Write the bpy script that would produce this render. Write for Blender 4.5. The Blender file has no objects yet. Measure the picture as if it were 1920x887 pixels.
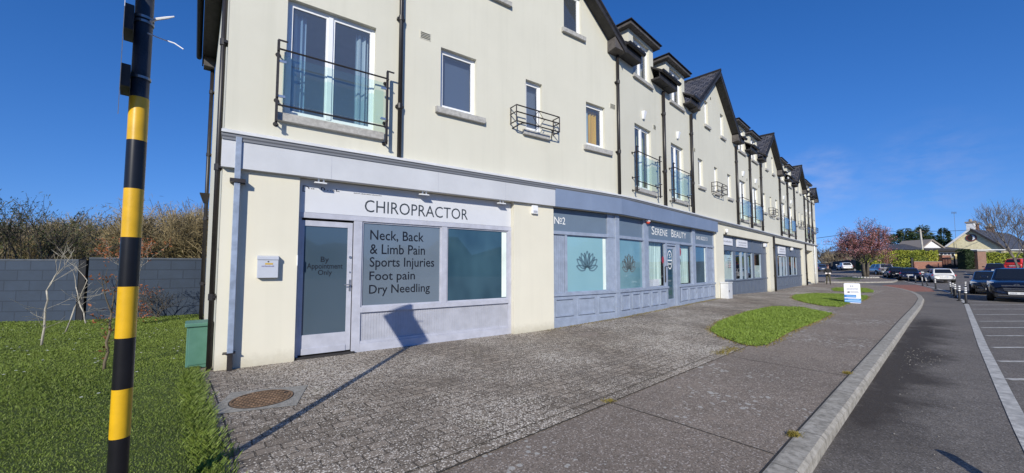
import bpy, bmesh, math, random
from mathutils import Vector, Matrix
random.seed(7)
SC = bpy.context.scene
COL = SC.collection
R = math.radians
# ------------------------------------------------------------------ frame of the place
PA = Vector((-4.568, 5.901, 0)); aA = R(55.4); DA = Vector((math.sin(aA), math.cos(aA), 0)); NA = Vector((DA.y, -DA.x, 0))
SB = 9.439
PB = PA + DA*SB;                 aB = R(45.7); DB = Vector((math.sin(aB), math.cos(aB), 0)); NB = Vector((DB.y, -DB.x, 0))
UP = Vector((0, 0, 1))
aS = R(-40.0); DS = Vector((math.sin(aS), math.cos(aS), 0)); NS = Vector((-DS.y, DS.x, 0))    # gable end on the left
class Frame:
    def __init__(s, P, D, N): s.P, s.D, s.N = P, D, N
    def __call__(s, a, o, z): return s.P + s.D*a + s.N*o + UP*z
FA = Frame(PA, DA, NA); FB = Frame(PB, DB, NB); FS = Frame(PA, DS, NS)
W0 = Frame(Vector((0, 0, 0)), Vector((1, 0, 0)), Vector((0, 1, 0)))
def clamp(x, a, b): return max(a, min(b, x))
def lerp(a, b, t): return a + (b-a)*t
def T(x, y):
    "height of the terrain"
    u = .757*x + .653*y; v = .653*x - .757*y
    h = .00085*max(0, min(u, 105)-52)**2 * clamp(1+(v+6)/20, .35, 1.3)
    p = Vector((x, y, 0)) - PB
    t = p.dot(DB); o = p.dot(NB)
    if t < 0: b = lerp(0, .1, clamp((t+3)/3, 0, 1))
    elif t < 8.7: b = lerp(.1, .18, t/8.7)
    elif t < 12: b = .18
    else: b = lerp(.18, 0, clamp((t-12)/7, 0, 1))
    return h + b*clamp(1-o/4, 0, 1)
# ------------------------------------------------------------------ mesh helpers
class MB:
    def __init__(s): s.v = []; s.f = []; s.m = []; s.uv = []
    def vert(s, p): s.v.append(tuple(p)); return len(s.v)-1
    def face(s, pts, m=0, uv=None):
        i = [s.vert(p) for p in pts]; s.f.append(i); s.m.append(m); s.uv.append(uv); return s
    def box(s, F, a0, a1, o0, o1, z0, z1, m=0):
        if a0 > a1: a0, a1 = a1, a0
        if o0 > o1: o0, o1 = o1, o0
        if z0 > z1: z0, z1 = z1, z0
        p = [s.vert(F(a, o, z)) for z in (z0, z1) for a, o in ((a0, o0), (a1, o0), (a1, o1), (a0, o1))]
        fl = [(0,3,2,1), (4,5,6,7), (0,1,5,4), (1,2,6,5), (2,3,7,6), (3,0,4,7)]
        flip = F.D.cross(F.N).z < 0
        for q in fl:
            q = [p[k] for k in q]
            s.f.append(q[::-1] if flip else q); s.m.append(m); s.uv.append(None)
        return s
    def hexa(s, b, t, m=0):
        "8 corners: bottom ring b, top ring t"
        p = [s.vert(x) for x in list(b)+list(t)]; n = len(b)
        s.f.append(p[:n][::-1]); s.m.append(m); s.uv.append(None)
        s.f.append(p[n:]); s.m.append(m); s.uv.append(None)
        for k in range(n):
            s.f.append([p[k], p[(k+1) % n], p[n+(k+1) % n], p[n+k]]); s.m.append(m); s.uv.append(None)
        return s
    def tube(s, pts, rad, n=6, m=0, cap=True):
        pts = [Vector(p) for p in pts]; rings = []
        if not hasattr(rad, '__len__'): rad = [rad]*len(pts)
        for i, p in enumerate(pts):
            d = (pts[min(i+1, len(pts)-1)] - pts[max(i-1, 0)])
            if d.length < 1e-9: d = Vector((0, 0, 1))
            d.normalize()
            a = d.orthogonal().normalized() if abs(d.z) > .95 else d.cross(UP).normalized()
            b = d.cross(a).normalized()
            rings.append([s.vert(p + (a*math.cos(2*math.pi*k/n)+b*math.sin(2*math.pi*k/n))*rad[i]) for k in range(n)])
        for i in range(len(rings)-1):
            for k in range(n):
                s.f.append([rings[i][k], rings[i+1][k], rings[i+1][(k+1) % n], rings[i][(k+1) % n]]); s.m.append(m); s.uv.append(None)
        if cap and n > 2:
            s.f.append(rings[0]); s.m.append(m); s.uv.append(None)
            s.f.append(rings[-1][::-1]); s.m.append(m); s.uv.append(None)
        return s
    def lathe(s, c, axis, prof, n=20, m=0):
        "prof: (distance along axis, radius)"
        axis = Vector(axis).normalized(); a = axis.orthogonal().normalized(); b = axis.cross(a); c = Vector(c); rings = []
        for h, r in prof:
            rings.append([s.vert(c+axis*h+(a*math.cos(2*math.pi*k/n)+b*math.sin(2*math.pi*k/n))*max(r, 1e-4)) for k in range(n)])
        for i in range(len(rings)-1):
            for k in range(n):
                s.f.append([rings[i][k], rings[i][(k+1) % n], rings[i+1][(k+1) % n], rings[i+1][k]]); s.m.append(m); s.uv.append(None)
        s.f.append(rings[0][::-1]); s.m.append(m); s.uv.append(None)
        s.f.append(rings[-1]); s.m.append(m); s.uv.append(None)
        return s
    def build(s, name, mats, parent=None, smooth=False, bevel=0, origin=None, subsurf=0):
        me = bpy.data.meshes.new(name)
        o0 = Vector(origin) if origin is not None else Vector((0, 0, 0))
        if origin is None and parent is not None: o0 = wloc(parent)
        elif origin is None and s.v:
            xs = [v[0] for v in s.v]; ys = [v[1] for v in s.v]; zs = [v[2] for v in s.v]
            o0 = Vector(((min(xs)+max(xs))/2, (min(ys)+max(ys))/2, min(zs)))
        me.from_pydata([(v[0]-o0.x, v[1]-o0.y, v[2]-o0.z) for v in s.v], [], s.f)
        if not isinstance(mats, (list, tuple)): mats = [mats]
        for m in mats: me.materials.append(m)
        if len(mats) > 1: me.polygons.foreach_set('material_index', s.m)
        if any(u is not None for u in s.uv):
            lay = me.uv_layers.new(name='UVMap'); k = 0; flat = []
            for f, u in zip(s.f, s.uv):
                for j in range(len(f)): flat.extend(u[j] if u else (0, 0))
            lay.data.foreach_set('uv', flat)
        if smooth: me.polygons.foreach_set('use_smooth', [True]*len(me.polygons))
        me.update()
        ob = bpy.data.objects.new(name, me); COL.objects.link(ob)
        if parent is not None:
            ob.parent = parent; ob.location = o0 - wloc(parent)
        else: ob.location = o0
        if bevel:
            md = ob.modifiers.new('Bevel', 'BEVEL'); md.width = bevel; md.segments = 2; md.limit_method = 'ANGLE'
        if subsurf:
            md = ob.modifiers.new('Subdivision', 'SUBSURF'); md.levels = subsurf; md.render_levels = subsurf
        return ob
def wloc(o):
    l = Vector(o.location)
    while o.parent is not None: o = o.parent; l = l + Vector(o.location)
    return l
def tag(o, label=None, cat=None, group=None, kind=None):
    if label: o['label'] = label
    if cat: o['category'] = cat
    if group: o['group'] = group
    if kind: o['kind'] = kind
    return o
def empty(name, loc, rz=0, label=None, cat=None, group=None):
    o = bpy.data.objects.new(name, None); COL.objects.link(o); o.location = loc; o.rotation_euler = (0, 0, rz); o.empty_display_size = .2
    return tag(o, label, cat, group)
KIDS = {}
def copy_tree(o, parent=None):
    c = o.copy(); COL.objects.link(c)
    if parent is not None: c.parent = parent
    for ch in [x for x in COL.objects if x.parent == o]: copy_tree(ch, c)
    return c
def label_part(o, text): o['label'] = text; return o
# ------------------------------------------------------------------ materials
def newmat(name):
    m = bpy.data.materials.new(name); m.use_nodes = True
    nt = m.node_tree; b = nt.nodes['Principled BSDF']
    return m, nt, b
def N(nt, t, **k):
    n = nt.nodes.new(t)
    for a, v in k.items():
        if a in n.inputs: n.inputs[a].default_value = v
        else: setattr(n, a, v)
    return n
def mat(name, col, rough=.6, metal=0, spec=.5, var=0, vscale=3, bump=0, bscale=40, coat=0, col2=None, detail=4, stretch=None):
    m, nt, b = newmat(name); L = nt.links.new
    b.inputs['Base Color'].default_value = (*col, 1); b.inputs['Roughness'].default_value = rough
    b.inputs['Metallic'].default_value = metal; b.inputs['Specular IOR Level'].default_value = spec
    b.inputs['Coat Weight'].default_value = coat
    tc = N(nt, 'ShaderNodeTexCoord'); src = tc.outputs['Object']
    if stretch:
        mp = N(nt, 'ShaderNodeMapping'); mp.inputs['Scale'].default_value = stretch; L(src, mp.inputs['Vector']); src = mp.outputs['Vector']
    if var:
        n = N(nt, 'ShaderNodeTexNoise'); n.inputs['Scale'].default_value = vscale; n.inputs['Detail'].default_value = detail; n.inputs['Roughness'].default_value = .6
        L(src, n.inputs['Vector'])
        mx = N(nt, 'ShaderNodeMix', data_type='RGBA')
        c2 = col2 or tuple(c*(1-var) for c in col); c1 = col if col2 else tuple(min(1, c*(1+var*.6)) for c in col)
        mx.inputs[6].default_value = (*c2, 1); mx.inputs[7].default_value = (*c1, 1)
        mr = N(nt, 'ShaderNodeMapRange'); mr.inputs[1].default_value = .32; mr.inputs[2].default_value = .68
        L(n.outputs['Fac'], mr.inputs[0]); L(mr.outputs[0], mx.inputs[0]); L(mx.outputs[2], b.inputs['Base Color'])
    if bump:
        n2 = N(nt, 'ShaderNodeTexNoise'); n2.inputs['Scale'].default_value = bscale; n2.inputs['Detail'].default_value = 5
        L(src, n2.inputs['Vector'])
        bp = N(nt, 'ShaderNodeBump'); bp.inputs['Strength'].default_value = bump; bp.inputs['Distance'].default_value = .02
        L(n2.outputs['Fac'], bp.inputs['Height']); L(bp.outputs['Normal'], b.inputs['Normal'])
    return m
def ramp(nt, fac, stops, interp='LINEAR'):
    r = nt.nodes.new('ShaderNodeValToRGB'); r.color_ramp.interpolation = interp
    e = r.color_ramp.elements
    while len(e) < len(stops): e.new(.5)
    for k, (p, c) in enumerate(stops): e[k].position = p; e[k].color = (*c, 1) if hasattr(c, '__len__') else (c, c, c, 1)
    nt.links.new(fac, r.inputs[0]); return r
def mixc(nt, fac, a, b, mode='MIX'):
    m = nt.nodes.new('ShaderNodeMix'); m.data_type = 'RGBA'; m.blend_type = mode
    for s, k in ((fac, 0), (a, 6), (b, 7)):
        if hasattr(s, 'is_linked'): nt.links.new(s, m.inputs[k])
        elif hasattr(s, '__len__'): m.inputs[k].default_value = (*s, 1)
        else: m.inputs[k].default_value = s
    return m.outputs[2]
def math_(nt, op, a, b=0., c=None):
    m = nt.nodes.new('ShaderNodeMath'); m.operation = op
    for k, s in enumerate((a, b) if c is None else (a, b, c)):
        if hasattr(s, 'is_linked'): nt.links.new(s, m.inputs[k])
        else: m.inputs[k].default_value = s
    return m.outputs[0]
def noise(nt, vec, scale, detail=4, rough=.55, dist=0):
    n = nt.nodes.new('ShaderNodeTexNoise'); n.inputs['Scale'].default_value = scale; n.inputs['Detail'].default_value = detail
    n.inputs['Roughness'].default_value = rough; n.inputs['Distortion'].default_value = dist
    if vec is not None: nt.links.new(vec, n.inputs['Vector'])
    return n.outputs['Fac']
def obco(nt, rot=0, scale=(1, 1, 1), loc=(0, 0, 0), world=True):
    if world: v = N(nt, 'ShaderNodeNewGeometry').outputs['Position']
    else: v = N(nt, 'ShaderNodeTexCoord').outputs['Object']
    mp = N(nt, 'ShaderNodeMapping'); mp.inputs['Rotation'].default_value = (0, 0, rot); mp.inputs['Scale'].default_value = scale; mp.inputs['Location'].default_value = loc
    nt.links.new(v, mp.inputs['Vector']); return mp.outputs['Vector']
def bump(nt, b, h, strength=.4, dist=.01):
    bp = N(nt, 'ShaderNodeBump'); bp.inputs['Strength'].default_value = strength; bp.inputs['Distance'].default_value = dist
    nt.links.new(h, bp.inputs['Height']); nt.links.new(bp.outputs['Normal'], b.inputs['Normal'])
M = {}
# painted render with faint blotches and rain streaks
def plaster(name, col, streak=.12):
    m, nt, b = newmat(name); L = nt.links.new
    v = obco(nt); n1 = noise(nt, v, .7, 5, .6)
    vs = obco(nt, scale=(5, 5, .22)); n2 = noise(nt, vs, 1.0, 4, .6)
    c = mixc(nt, ramp(nt, n1, [(.35, 0.), (.7, 1.)]).outputs[0], tuple(x*.94 for x in col), col)
    c = mixc(nt, math_(nt, 'MULTIPLY', ramp(nt, n2, [(.5, 0.), (.78, 1.)]).outputs[0], streak*2), c, tuple(x*k for x, k in zip(col, (.74, .75, .74))))
    n3 = noise(nt, v, 9, 6, .7)
    c = mixc(nt, math_(nt, 'MULTIPLY', ramp(nt, n3, [(.62, 0.), (.75, 1.)]).outputs[0], .12), c, tuple(x*.7 for x in col))
    # splash-back dirt in the bottom hand's width of the wall
    sx = N(nt, 'ShaderNodeSeparateXYZ'); L(N(nt, 'ShaderNodeNewGeometry').outputs['Position'], sx.inputs[0])
    low = ramp(nt, math_(nt, 'ADD', sx.outputs[2], math_(nt, 'MULTIPLY', n3, .25)), [(.14, 1.), (.36, 0.)]).outputs[0]
    c = mixc(nt, math_(nt, 'MULTIPLY', low, .45), c, (.30, .27, .19))
    L(c, b.inputs['Base Color']); b.inputs['Roughness'].default_value = .85; b.inputs['Specular IOR Level'].default_value = .25
    bump(nt, b, noise(nt, v, 90, 4, .7), .25, .006)
    return m
M['plaster'] = plaster('cream render', (.640, .622, .525), .12)
M['plaster_low'] = plaster('cream painted pillar', (.715, .682, .565), .07)
M['white_pvc'] = mat('white pvc', (.80, .81, .82), .35, var=.04, vscale=4)
M['black_pvc'] = mat('dark brown black pvc', (.022, .019, .018), .42, var=.3, vscale=6)
M['black_board'] = mat('weathered black board', (.030, .027, .026), .6, var=.45, vscale=5, bump=.3, bscale=30)
M['box_board'] = mat('faded grey eaves board', (.095, .085, .08), .7, var=.4, vscale=6)
M['concrete_sill'] = mat('concrete sill', (.42, .41, .385), .9, var=.25, vscale=14, bump=.4, bscale=80)
M['rail'] = mat('dark painted steel', (.035, .03, .03), .45, metal=.3, var=.3, vscale=20)
M['ledge'] = mat('pale grey flashing', (.66, .67, .68), .45, var=.12, vscale=2)
M['ledge_dark'] = mat('ledge groove', (.17, .18, .20), .6)
M['fascia_grey'] = mat('light grey fascia paint', (.555, .57, .595), .5, var=.09, vscale=1.2, bump=.08, bscale=30)
M['frame_grey'] = mat('lavender grey frame paint', (.455, .468, .535), .42, var=.12, vscale=5, bump=.12, bscale=50)
M['panel_grey'] = mat('lavender grey panel paint', (.41, .422, .475), .5, var=.12, vscale=4, bump=.12, bscale=50)
M['sign_white'] = mat('white sign board', (.62, .635, .67), .45, var=.04, vscale=1.5)
M['letter_grey'] = mat('charcoal lettering', (.035, .045, .055), .5)
M['letter_black'] = mat('black vinyl lettering', (.006, .007, .012), .4)
M['letter_white'] = mat('white lettering', (.82, .82, .80), .5)
M['blue_pipe'] = mat('blue grey painted pipe', (.27, .33, .44), .45, var=.25, vscale=7)
M['salon_fascia'] = mat('blue grey fascia paint', (.195, .248, .355), .5, var=.10, vscale=1.3, bump=.1, bscale=30)
M['salon_frame'] = mat('blue grey timber paint', (.285, .335, .430), .45, var=.15, vscale=5, bump=.15, bscale=45)
M['salon_sign'] = mat('slate blue sign panel', (.140, .190, .255), .5, var=.06, vscale=2)
M['board_white'] = mat('white board', (.72, .73, .77), .5)
M['shop_frame'] = mat('dark blue grey timber paint', (.120, .145, .190), .5, var=.08, vscale=5)
M['shop_edge'] = mat('pale blue grey timber paint', (.33, .40, .47), .5, var=.06, vscale=5)
M['shop_sign'] = mat('dark slate panel', (.095, .105, .135), .5, var=.06, vscale=2)
M['steel'] = mat('brushed steel', (.55, .54, .52), .3, metal=.9)
M['white_paint'] = mat('white enamel', (.50, .53, .60), .35, var=.04, vscale=8)
M['shop_interior'] = mat('dark shop interior', (.055, .052, .05), .9, var=.6, vscale=.8)
M['dark_hole'] = mat('dark recess', (.012, .012, .014), .8)
M['interior'] = mat('dim room wall', (.62, .64, .68), .9, var=.15, vscale=1)
M['red_lamp'] = mat('red alarm plastic', (.55, .06, .03), .4)
M['amber'] = mat('amber label', (.55, .36, .06), .5)
M['faint_ink'] = mat('faded blue ink', (.16, .15, .30), .6)
M['grey_ink'] = mat('grey print', (.42, .43, .47), .6)
def film(name, col, col2, rough=.12, sc=1.2, spec=.5):
    m = mat(name, col, rough, var=.3, vscale=sc, col2=col2, spec=spec, detail=2, stretch=(1, 1, .6), coat=.7); m.node_tree.nodes['Principled BSDF'].inputs['Coat Roughness'].default_value = .015; return m
M['film_grey'] = film('frosted grey window film', (.160, .203, .250), (.128, .165, .208), .1, .8)
M['film_door'] = film('frosted door glass', (.070, .105, .140), (.050, .080, .110), .1, .8)
M['film_dark'] = film('tinted shop glass', (.050, .110, .150), (.022, .055, .085), .03, 1.3)
M['film_teal'] = film('pale teal window film', (.25, .44, .50), (.215, .395, .455), .12, .8)
M['film_teal2'] = film('teal window film', (.20, .36, .41), (.12, .25, .30), .035, 1.2)
M['lotus'] = mat('lotus decal grey blue', (.10, .18, .23), .5)
M['lotus2'] = mat('lotus decal brown grey', (.13, .17, .18), .5)
M['mint'] = mat('pale mint print', (.72, .82, .76), .6, var=.12, vscale=2)
def glass(name, tint, refl=1.0, haze=.05):
    m, nt, b = newmat(name); L = nt.links.new; nt.nodes.remove(b)
    out = nt.nodes['Material Output']; tr = N(nt, 'ShaderNodeBsdfTransparent'); gl = N(nt, 'ShaderNodeBsdfGlossy')
    tr.inputs[0].default_value = (*tint, 1); gl.inputs['Roughness'].default_value = .015; df = N(nt, 'ShaderNodeBsdfDiffuse'); df.inputs[0].default_value = (.55, .62, .72, 1); mz = N(nt, 'ShaderNodeMixShader'); mz.inputs[0].default_value = haze  # diffuse share paints a pale bluish haze into the glass
    lw = N(nt, 'ShaderNodeLayerWeight'); lw.inputs['Blend'].default_value = .5
    fr = math_(nt, 'ADD', .04*refl, math_(nt, 'MULTIPLY', math_(nt, 'POWER', lw.outputs['Facing'], 4.), .8))
    mx = N(nt, 'ShaderNodeMixShader'); L(math_(nt, 'MINIMUM', fr, 1.), mx.inputs[0])
    L(tr.outputs[0], mz.inputs[1]); L(df.outputs[0], mz.inputs[2]); L(mz.outputs[0], mx.inputs[1]); L(gl.outputs[0], mx.inputs[2]); L(mx.outputs[0], out.inputs[0]); return m
M['glass'] = glass('window glass', (.74, .79, .84), 3.8, .10)
M['shop_glass'] = glass('shop window glass', (.85, .88, .89), 1.5, .012)
M['balcony_glass'] = glass('balcony glass', (.90, .975, .955), .8, .02)
def curtain(name, c1, c2, sc=9):
    m, nt, b = newmat(name); v = obco(nt, scale=(sc, sc, .4)); n = noise(nt, v, 1.2, 2)
    nt.links.new(ramp(nt, n, [(.35, c2), (.65, c1)]).outputs[0], b.inputs['Base Color']); b.inputs['Roughness'].default_value = .9; return m
M['curtain_blue'] = curtain('blue curtain', (.42, .58, .70), (.22, .36, .52))
M['curtain_pale'] = curtain('pale blue curtain', (.62, .72, .74), (.45, .56, .60))
M['curtain_yellow'] = curtain('ochre curtain', (.95, .60, .04), (.78, .42, .02))
M['curtain_green'] = curtain('yellow green curtain', (.62, .62, .22), (.42, .44, .14))
M['curtain_cream'] = curtain('cream curtain', (.70, .68, .58), (.52, .50, .42))
M['curtain_mint'] = curtain('pale mint curtain', (.66, .80, .76), (.34, .46, .45), 11)
M['blind_grey'] = mat('grey roller blind', (.20, .22, .26), .9); M['blind_blue'] = mat('blue grey roller blind', (.115, .15, .215), .9)
def slate():
    m, nt, b = newmat('blue black roof slate'); L = nt.links.new
    uv = N(nt, 'ShaderNodeTexCoord').outputs['UV']
    br = N(nt, 'ShaderNodeTexBrick'); br.offset = .5; L(uv, br.inputs['Vector'])
    br.inputs['Scale'].default_value = 1; br.inputs['Brick Width'].default_value = .3; br.inputs['Row Height'].default_value = .22
    br.inputs['Mortar Size'].default_value = .022; br.inputs['Mortar'].default_value = (.012, .012, .014, 1)
    br.inputs['Color1'].default_value = (.040, .041, .050, 1); br.inputs['Color2'].default_value = (.135, .128, .132, 1)
    n = noise(nt, uv, 1.5, 5)
    c = mixc(nt, ramp(nt, n, [(.45, 0.), (.75, .5)]).outputs[0], br.outputs['Color'], (.13, .11, .085))
    L(c, b.inputs['Base Color']); b.inputs['Roughness'].default_value = .55
    bump(nt, b, math_(nt, 'ADD', math_(nt, 'MULTIPLY', br.outputs['Fac'], -1.), math_(nt, 'MULTIPLY', noise(nt, uv, 7, 3), .6)), 1.0, .03); return m
M['slate'] = slate()
# ================================================================== GROUND
def surface(name, poly, zoff, m, cell=1.5, kind='structure'):
    bm = bmesh.new(); vs = [bm.verts.new((x, y, 0)) for x, y in poly]; f = bm.faces.new(vs)
    f.normal_update()
    if f.normal.z < 0: f.normal_flip()
    xs = [p[0] for p in poly]; ys = [p[1] for p in poly]
    for ax, lo, hi in ((0, min(xs), max(xs)), (1, min(ys), max(ys))):
        k = math.floor(lo/cell)+1
        while k*cell < hi:
            co = Vector((0, 0, 0)); co[ax] = k*cell; no = Vector((0, 0, 0)); no[ax] = 1
            bmesh.ops.bisect_plane(bm, geom=bm.verts[:]+bm.edges[:]+bm.faces[:], plane_co=co, plane_no=no, dist=1e-5); k += 1
    for v in bm.verts: v.co.z = T(v.co.x, v.co.y) + zoff
    bmesh.ops.triangulate(bm, faces=[f for f in bm.faces if len(f.verts) > 4])
    me = bpy.data.meshes.new(name); bm.to_mesh(me); bm.free(); me.materials.append(m)
    ob = bpy.data.objects.new(name, me); COL.objects.link(ob); tag(ob, kind=kind); return ob
AZ = R(48.8)     # bearing of the street
# ---- materials of the ground
def m_pavers():
    m, nt, b = newmat('lichen covered paving setts'); L = nt.links.new
    v = obco(nt, rot=R(-41.2)); vw = N(nt, 'ShaderNodeVectorMath', operation='ADD')
    nz = nt.nodes.new('ShaderNodeTexNoise'); nz.inputs['Scale'].default_value = 5; L(v, nz.inputs['Vector'])
    sc = N(nt, 'ShaderNodeVectorMath', operation='SCALE'); sc.inputs['Scale'].default_value = .040; L(nz.outputs['Color'], sc.inputs[0])
    L(v, vw.inputs[0]); L(sc.outputs[0], vw.inputs[1])
    br = N(nt, 'ShaderNodeTexBrick'); br.offset = .5; L(vw.outputs[0], br.inputs['Vector'])
    br.inputs['Scale'].default_value = 1; br.inputs['Brick Width'].default_value = .19; br.inputs['Row Height'].default_value = .135
    br.inputs['Mortar Size'].default_value = .0085; br.inputs['Mortar Smooth'].default_value = .35; br.inputs['Bias'].default_value = 0
    br.inputs['Color1'].default_value = (.205, .170, .132, 1); br.inputs['Color2'].default_value = (.40, .335, .265, 1); br.inputs['Mortar'].default_value = (.075, .062, .048, 1)
    p = obco(nt)
    n1 = noise(nt, p, 28, 6, .7); n0 = noise(nt, p, .55, 4, .6)
    c = mixc(nt, ramp(nt, n1, [(.32, 0.), (.7, 1.)]).outputs[0], (.085, .068, .052), br.outputs['Color'])
    c = mixc(nt, .70, br.outputs['Color'], c)
    c = mixc(nt, math_(nt, 'MULTIPLY', ramp(nt, n0, [(.35, 1.), (.6, 0.)]).outputs[0], .35), c, (.19, .165, .14))
    # moss in patches
    n2 = noise(nt, p, 1.7, 5, .6)
    c = mixc(nt, math_(nt, 'MULTIPLY', ramp(nt, n2, [(.60, 0.), (.75, 1.)]).outputs[0], .35), c, (.12, .115, .045))
    # pale lichen rosettes of two sizes
    msk = ramp(nt, noise(nt, p, .42, 3, .6), [(.32, .34), (.62, 1.)]).outputs[0]
    for scl, th, amt in ((30, .26, .9), (58, .31, .85), (42, .28, .9), (13, .09, .8)):
        vo = N(nt, 'ShaderNodeTexVoronoi'); vo.inputs['Scale'].default_value = scl; L(p, vo.inputs['Vector'])
        d = math_(nt, 'ADD', vo.outputs['Distance'], math_(nt, 'MULTIPLY', math_(nt, 'SUBTRACT', noise(nt, p, scl*2.6, 4), .5), .50))
        sx = N(nt, 'ShaderNodeSeparateColor'); L(vo.outputs['Color'], sx.inputs[0])
        r = math_(nt, 'MULTIPLY', math_(nt, 'MULTIPLY', sx.outputs[0], th*1.9), msk)
        f = math_(nt, 'MULTIPLY', math_(nt, 'GREATER_THAN', math_(nt, 'SUBTRACT', r, d), 0.), amt)
        c = mixc(nt, f, c, (.70, .64, .55))
    L(c, b.inputs['Base Color']); b.inputs['Roughness'].default_value = .92; b.inputs['Specular IOR Level'].default_value = .25
    h = math_(nt, 'ADD', math_(nt, 'MULTIPLY', br.outputs['Fac'], -1.), math_(nt, 'MULTIPLY', n1, .7))
    bump(nt, b, h, .9, .012); return m
def m_tarmac(name, c1, c2, speck=(.55, .50, .45), joints=False, stains=None, lich=.0, dens=1.0):
    m, nt, b = newmat(name); L = nt.links.new; p = obco(nt)
    n1 = noise(nt, p, 140, 3, .7); n0 = noise(nt, p, .6, 5, .65); n2 = noise(nt, p, 6, 5, .6)
    c = mixc(nt, ramp(nt, n0, [(.32, 0.), (.7, 1.)]).outputs[0], c1, c2)
    c = mixc(nt, math_(nt, 'MULTIPLY', ramp(nt, n2, [(.4, 1.), (.6, 0.)]).outputs[0], .3), c, tuple(x*.7 for x in c1))
    ag = N(nt, 'ShaderNodeTexVoronoi'); ag.inputs['Scale'].default_value = 85; L(p, ag.inputs['Vector'])
    sc = N(nt, 'ShaderNodeSeparateColor'); L(ag.outputs['Color'], sc.inputs[0])
    c = mixc(nt, math_(nt, 'MULTIPLY', math_(nt, 'GREATER_THAN', sc.outputs[0], .86), .5*dens), c, speck)
    c = mixc(nt, math_(nt, 'MULTIPLY', math_(nt, 'LESS_THAN', sc.outputs[1], .3), .6), c, tuple(x*.45 for x in c1))
    if lich:
        vo = N(nt, 'ShaderNodeTexVoronoi'); vo.inputs['Scale'].default_value = 13; L(p, vo.inputs['Vector'])
        d = math_(nt, 'ADD', vo.outputs['Distance'], math_(nt, 'MULTIPLY', math_(nt, 'SUBTRACT', noise(nt, p, 50, 3), .5), .25))
        s2 = N(nt, 'ShaderNodeSeparateColor'); L(vo.outputs['Color'], s2.inputs[0])
        r = math_(nt, 'MULTIPLY', math_(nt, 'MULTIPLY', s2.outputs[0], lich), ramp(nt, noise(nt, p, .5, 3), [(.42, 0.), (.66, 1.)]).outputs[0])
        c = mixc(nt, math_(nt, 'MULTIPLY', math_(nt, 'GREATER_THAN', r, d), .7), c, (.5, .49, .45))
    if stains:                               # oil and dirt lying along the kerb
        (x0, y0, x1, y1, w) = stains
        q = obco(nt, rot=-math.atan2(y1-y0, x1-x0))
        sx = N(nt, 'ShaderNodeSeparateXYZ'); L(q, sx.inputs[0])
        ca = math.cos(math.atan2(y1-y0, x1-x0)); sa = math.sin(math.atan2(y1-y0, x1-x0)); y_0 = -x0*sa+y0*ca; xs0 = x0*ca+y0*sa; xs1 = x1*ca+y1*sa
        dy = math_(nt, 'ABSOLUTE', math_(nt, 'SUBTRACT', sx.outputs[1], y_0))
        nn = noise(nt, p, .9, 6, .7)
        f = math_(nt, 'SUBTRACT', 1., math_(nt, 'DIVIDE', dy, w))
        along = ramp(nt, math_(nt, 'DIVIDE', math_(nt, 'SUBTRACT', sx.outputs[0], xs0), xs1-xs0), [(0, 0.), (.2, 1.), (.75, 1.), (1, 0.)]).outputs[0]
        f = math_(nt, 'MULTIPLY', math_(nt, 'ADD', f, math_(nt, 'MULTIPLY', math_(nt, 'SUBTRACT', nn, .5), 2.6)), along)
        c = mixc(nt, math_(nt, 'MULTIPLY', ramp(nt, f, [(.05, 0.), (.75, 1.)]).outputs[0], .80), c, (.034, .027, .022))
    L(c, b.inputs['Base Color']); b.inputs['Roughness'].default_value = .9; b.inputs['Specular IOR Level'].default_value = .3
    h = math_(nt, 'ADD', n1, math_(nt, 'MULTIPLY', ag.outputs['Distance'], .8))
    bump(nt, b, h, .6, .008); return m
def m_grassbase(name):
    m, nt, b = newmat(name); p = obco(nt); L = nt.links.new
    c = mixc(nt, ramp(nt, noise(nt, p, 3, 6, .7), [(.3, 0.), (.7, 1.)]).outputs[0], (.060, .092, .018), (.115, .165, .030))
    c = mixc(nt, math_(nt, 'MULTIPLY', ramp(nt, noise(nt, p, 50, 4, .7), [(.4, 1.), (.65, 0.)]).outputs[0], .6), c, (.030, .048, .012))
    L(c, b.inputs['Base Color']); b.inputs['Roughness'].default_value = .95; bump(nt, b, noise(nt, p, 70, 4, .8), 1, .03); return m
def m_kerb():
    m, nt, b = newmat('weathered concrete kerb'); p = obco(nt); L = nt.links.new
    c = mixc(nt, ramp(nt, noise(nt, p, 5, 6, .7), [(.3, 0.), (.7, 1.)]).outputs[0], (.27, .25, .21), (.46, .43, .375))
    q = obco(nt, rot=R(-41.2)); sx = N(nt, 'ShaderNodeSeparateXYZ'); L(q, sx.inputs[0])
    fr = math_(nt, 'FRACT', math_(nt, 'MULTIPLY', sx.outputs[0], 1/.92))
    c = mixc(nt, math_(nt, 'MULTIPLY', math_(nt, 'LESS_THAN', fr, .014), .7), c, (.06, .055, .045))
    c = mixc(nt, math_(nt, 'MULTIPLY', ramp(nt, noise(nt, p, 17, 5, .7), [(.46, 0.), (.66, 1.)]).outputs[0], .65), c, (.12, .112, .09))
    L(c, b.inputs['Base Color']); b.inputs['Roughness'].default_value = .9; bump(nt, b, noise(nt, p, 60, 4, .7), .5, .008); return m
M['pavers'] = m_pavers(); M['kerb'] = m_kerb()
M['path'] = m_tarmac('worn footpath concrete', (.215, .176, .142), (.315, .258, .208), lich=.60, dens=1.2)
M['road'] = m_tarmac('road asphalt', (.150, .134, .118), (.215, .192, .168), speck=(.42, .40, .38), stains=(2.2, 2.85, 14.8, 13.55, .62), dens=.7)
M['red_road'] = m_tarmac('red surfacing', (.30, .125, .085), (.40, .19, .13), speck=(.4, .3, .28))
M['line'] = mat('worn white road paint', (.46, .45, .42), .8, var=.4, vscale=9, bump=.3, bscale=90)
M['thin_line'] = mat('faded grey road paint', (.46, .45, .42), .85, var=.45, vscale=8)
M['grass_base'] = m_grassbase('lawn soil and thatch')
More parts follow.
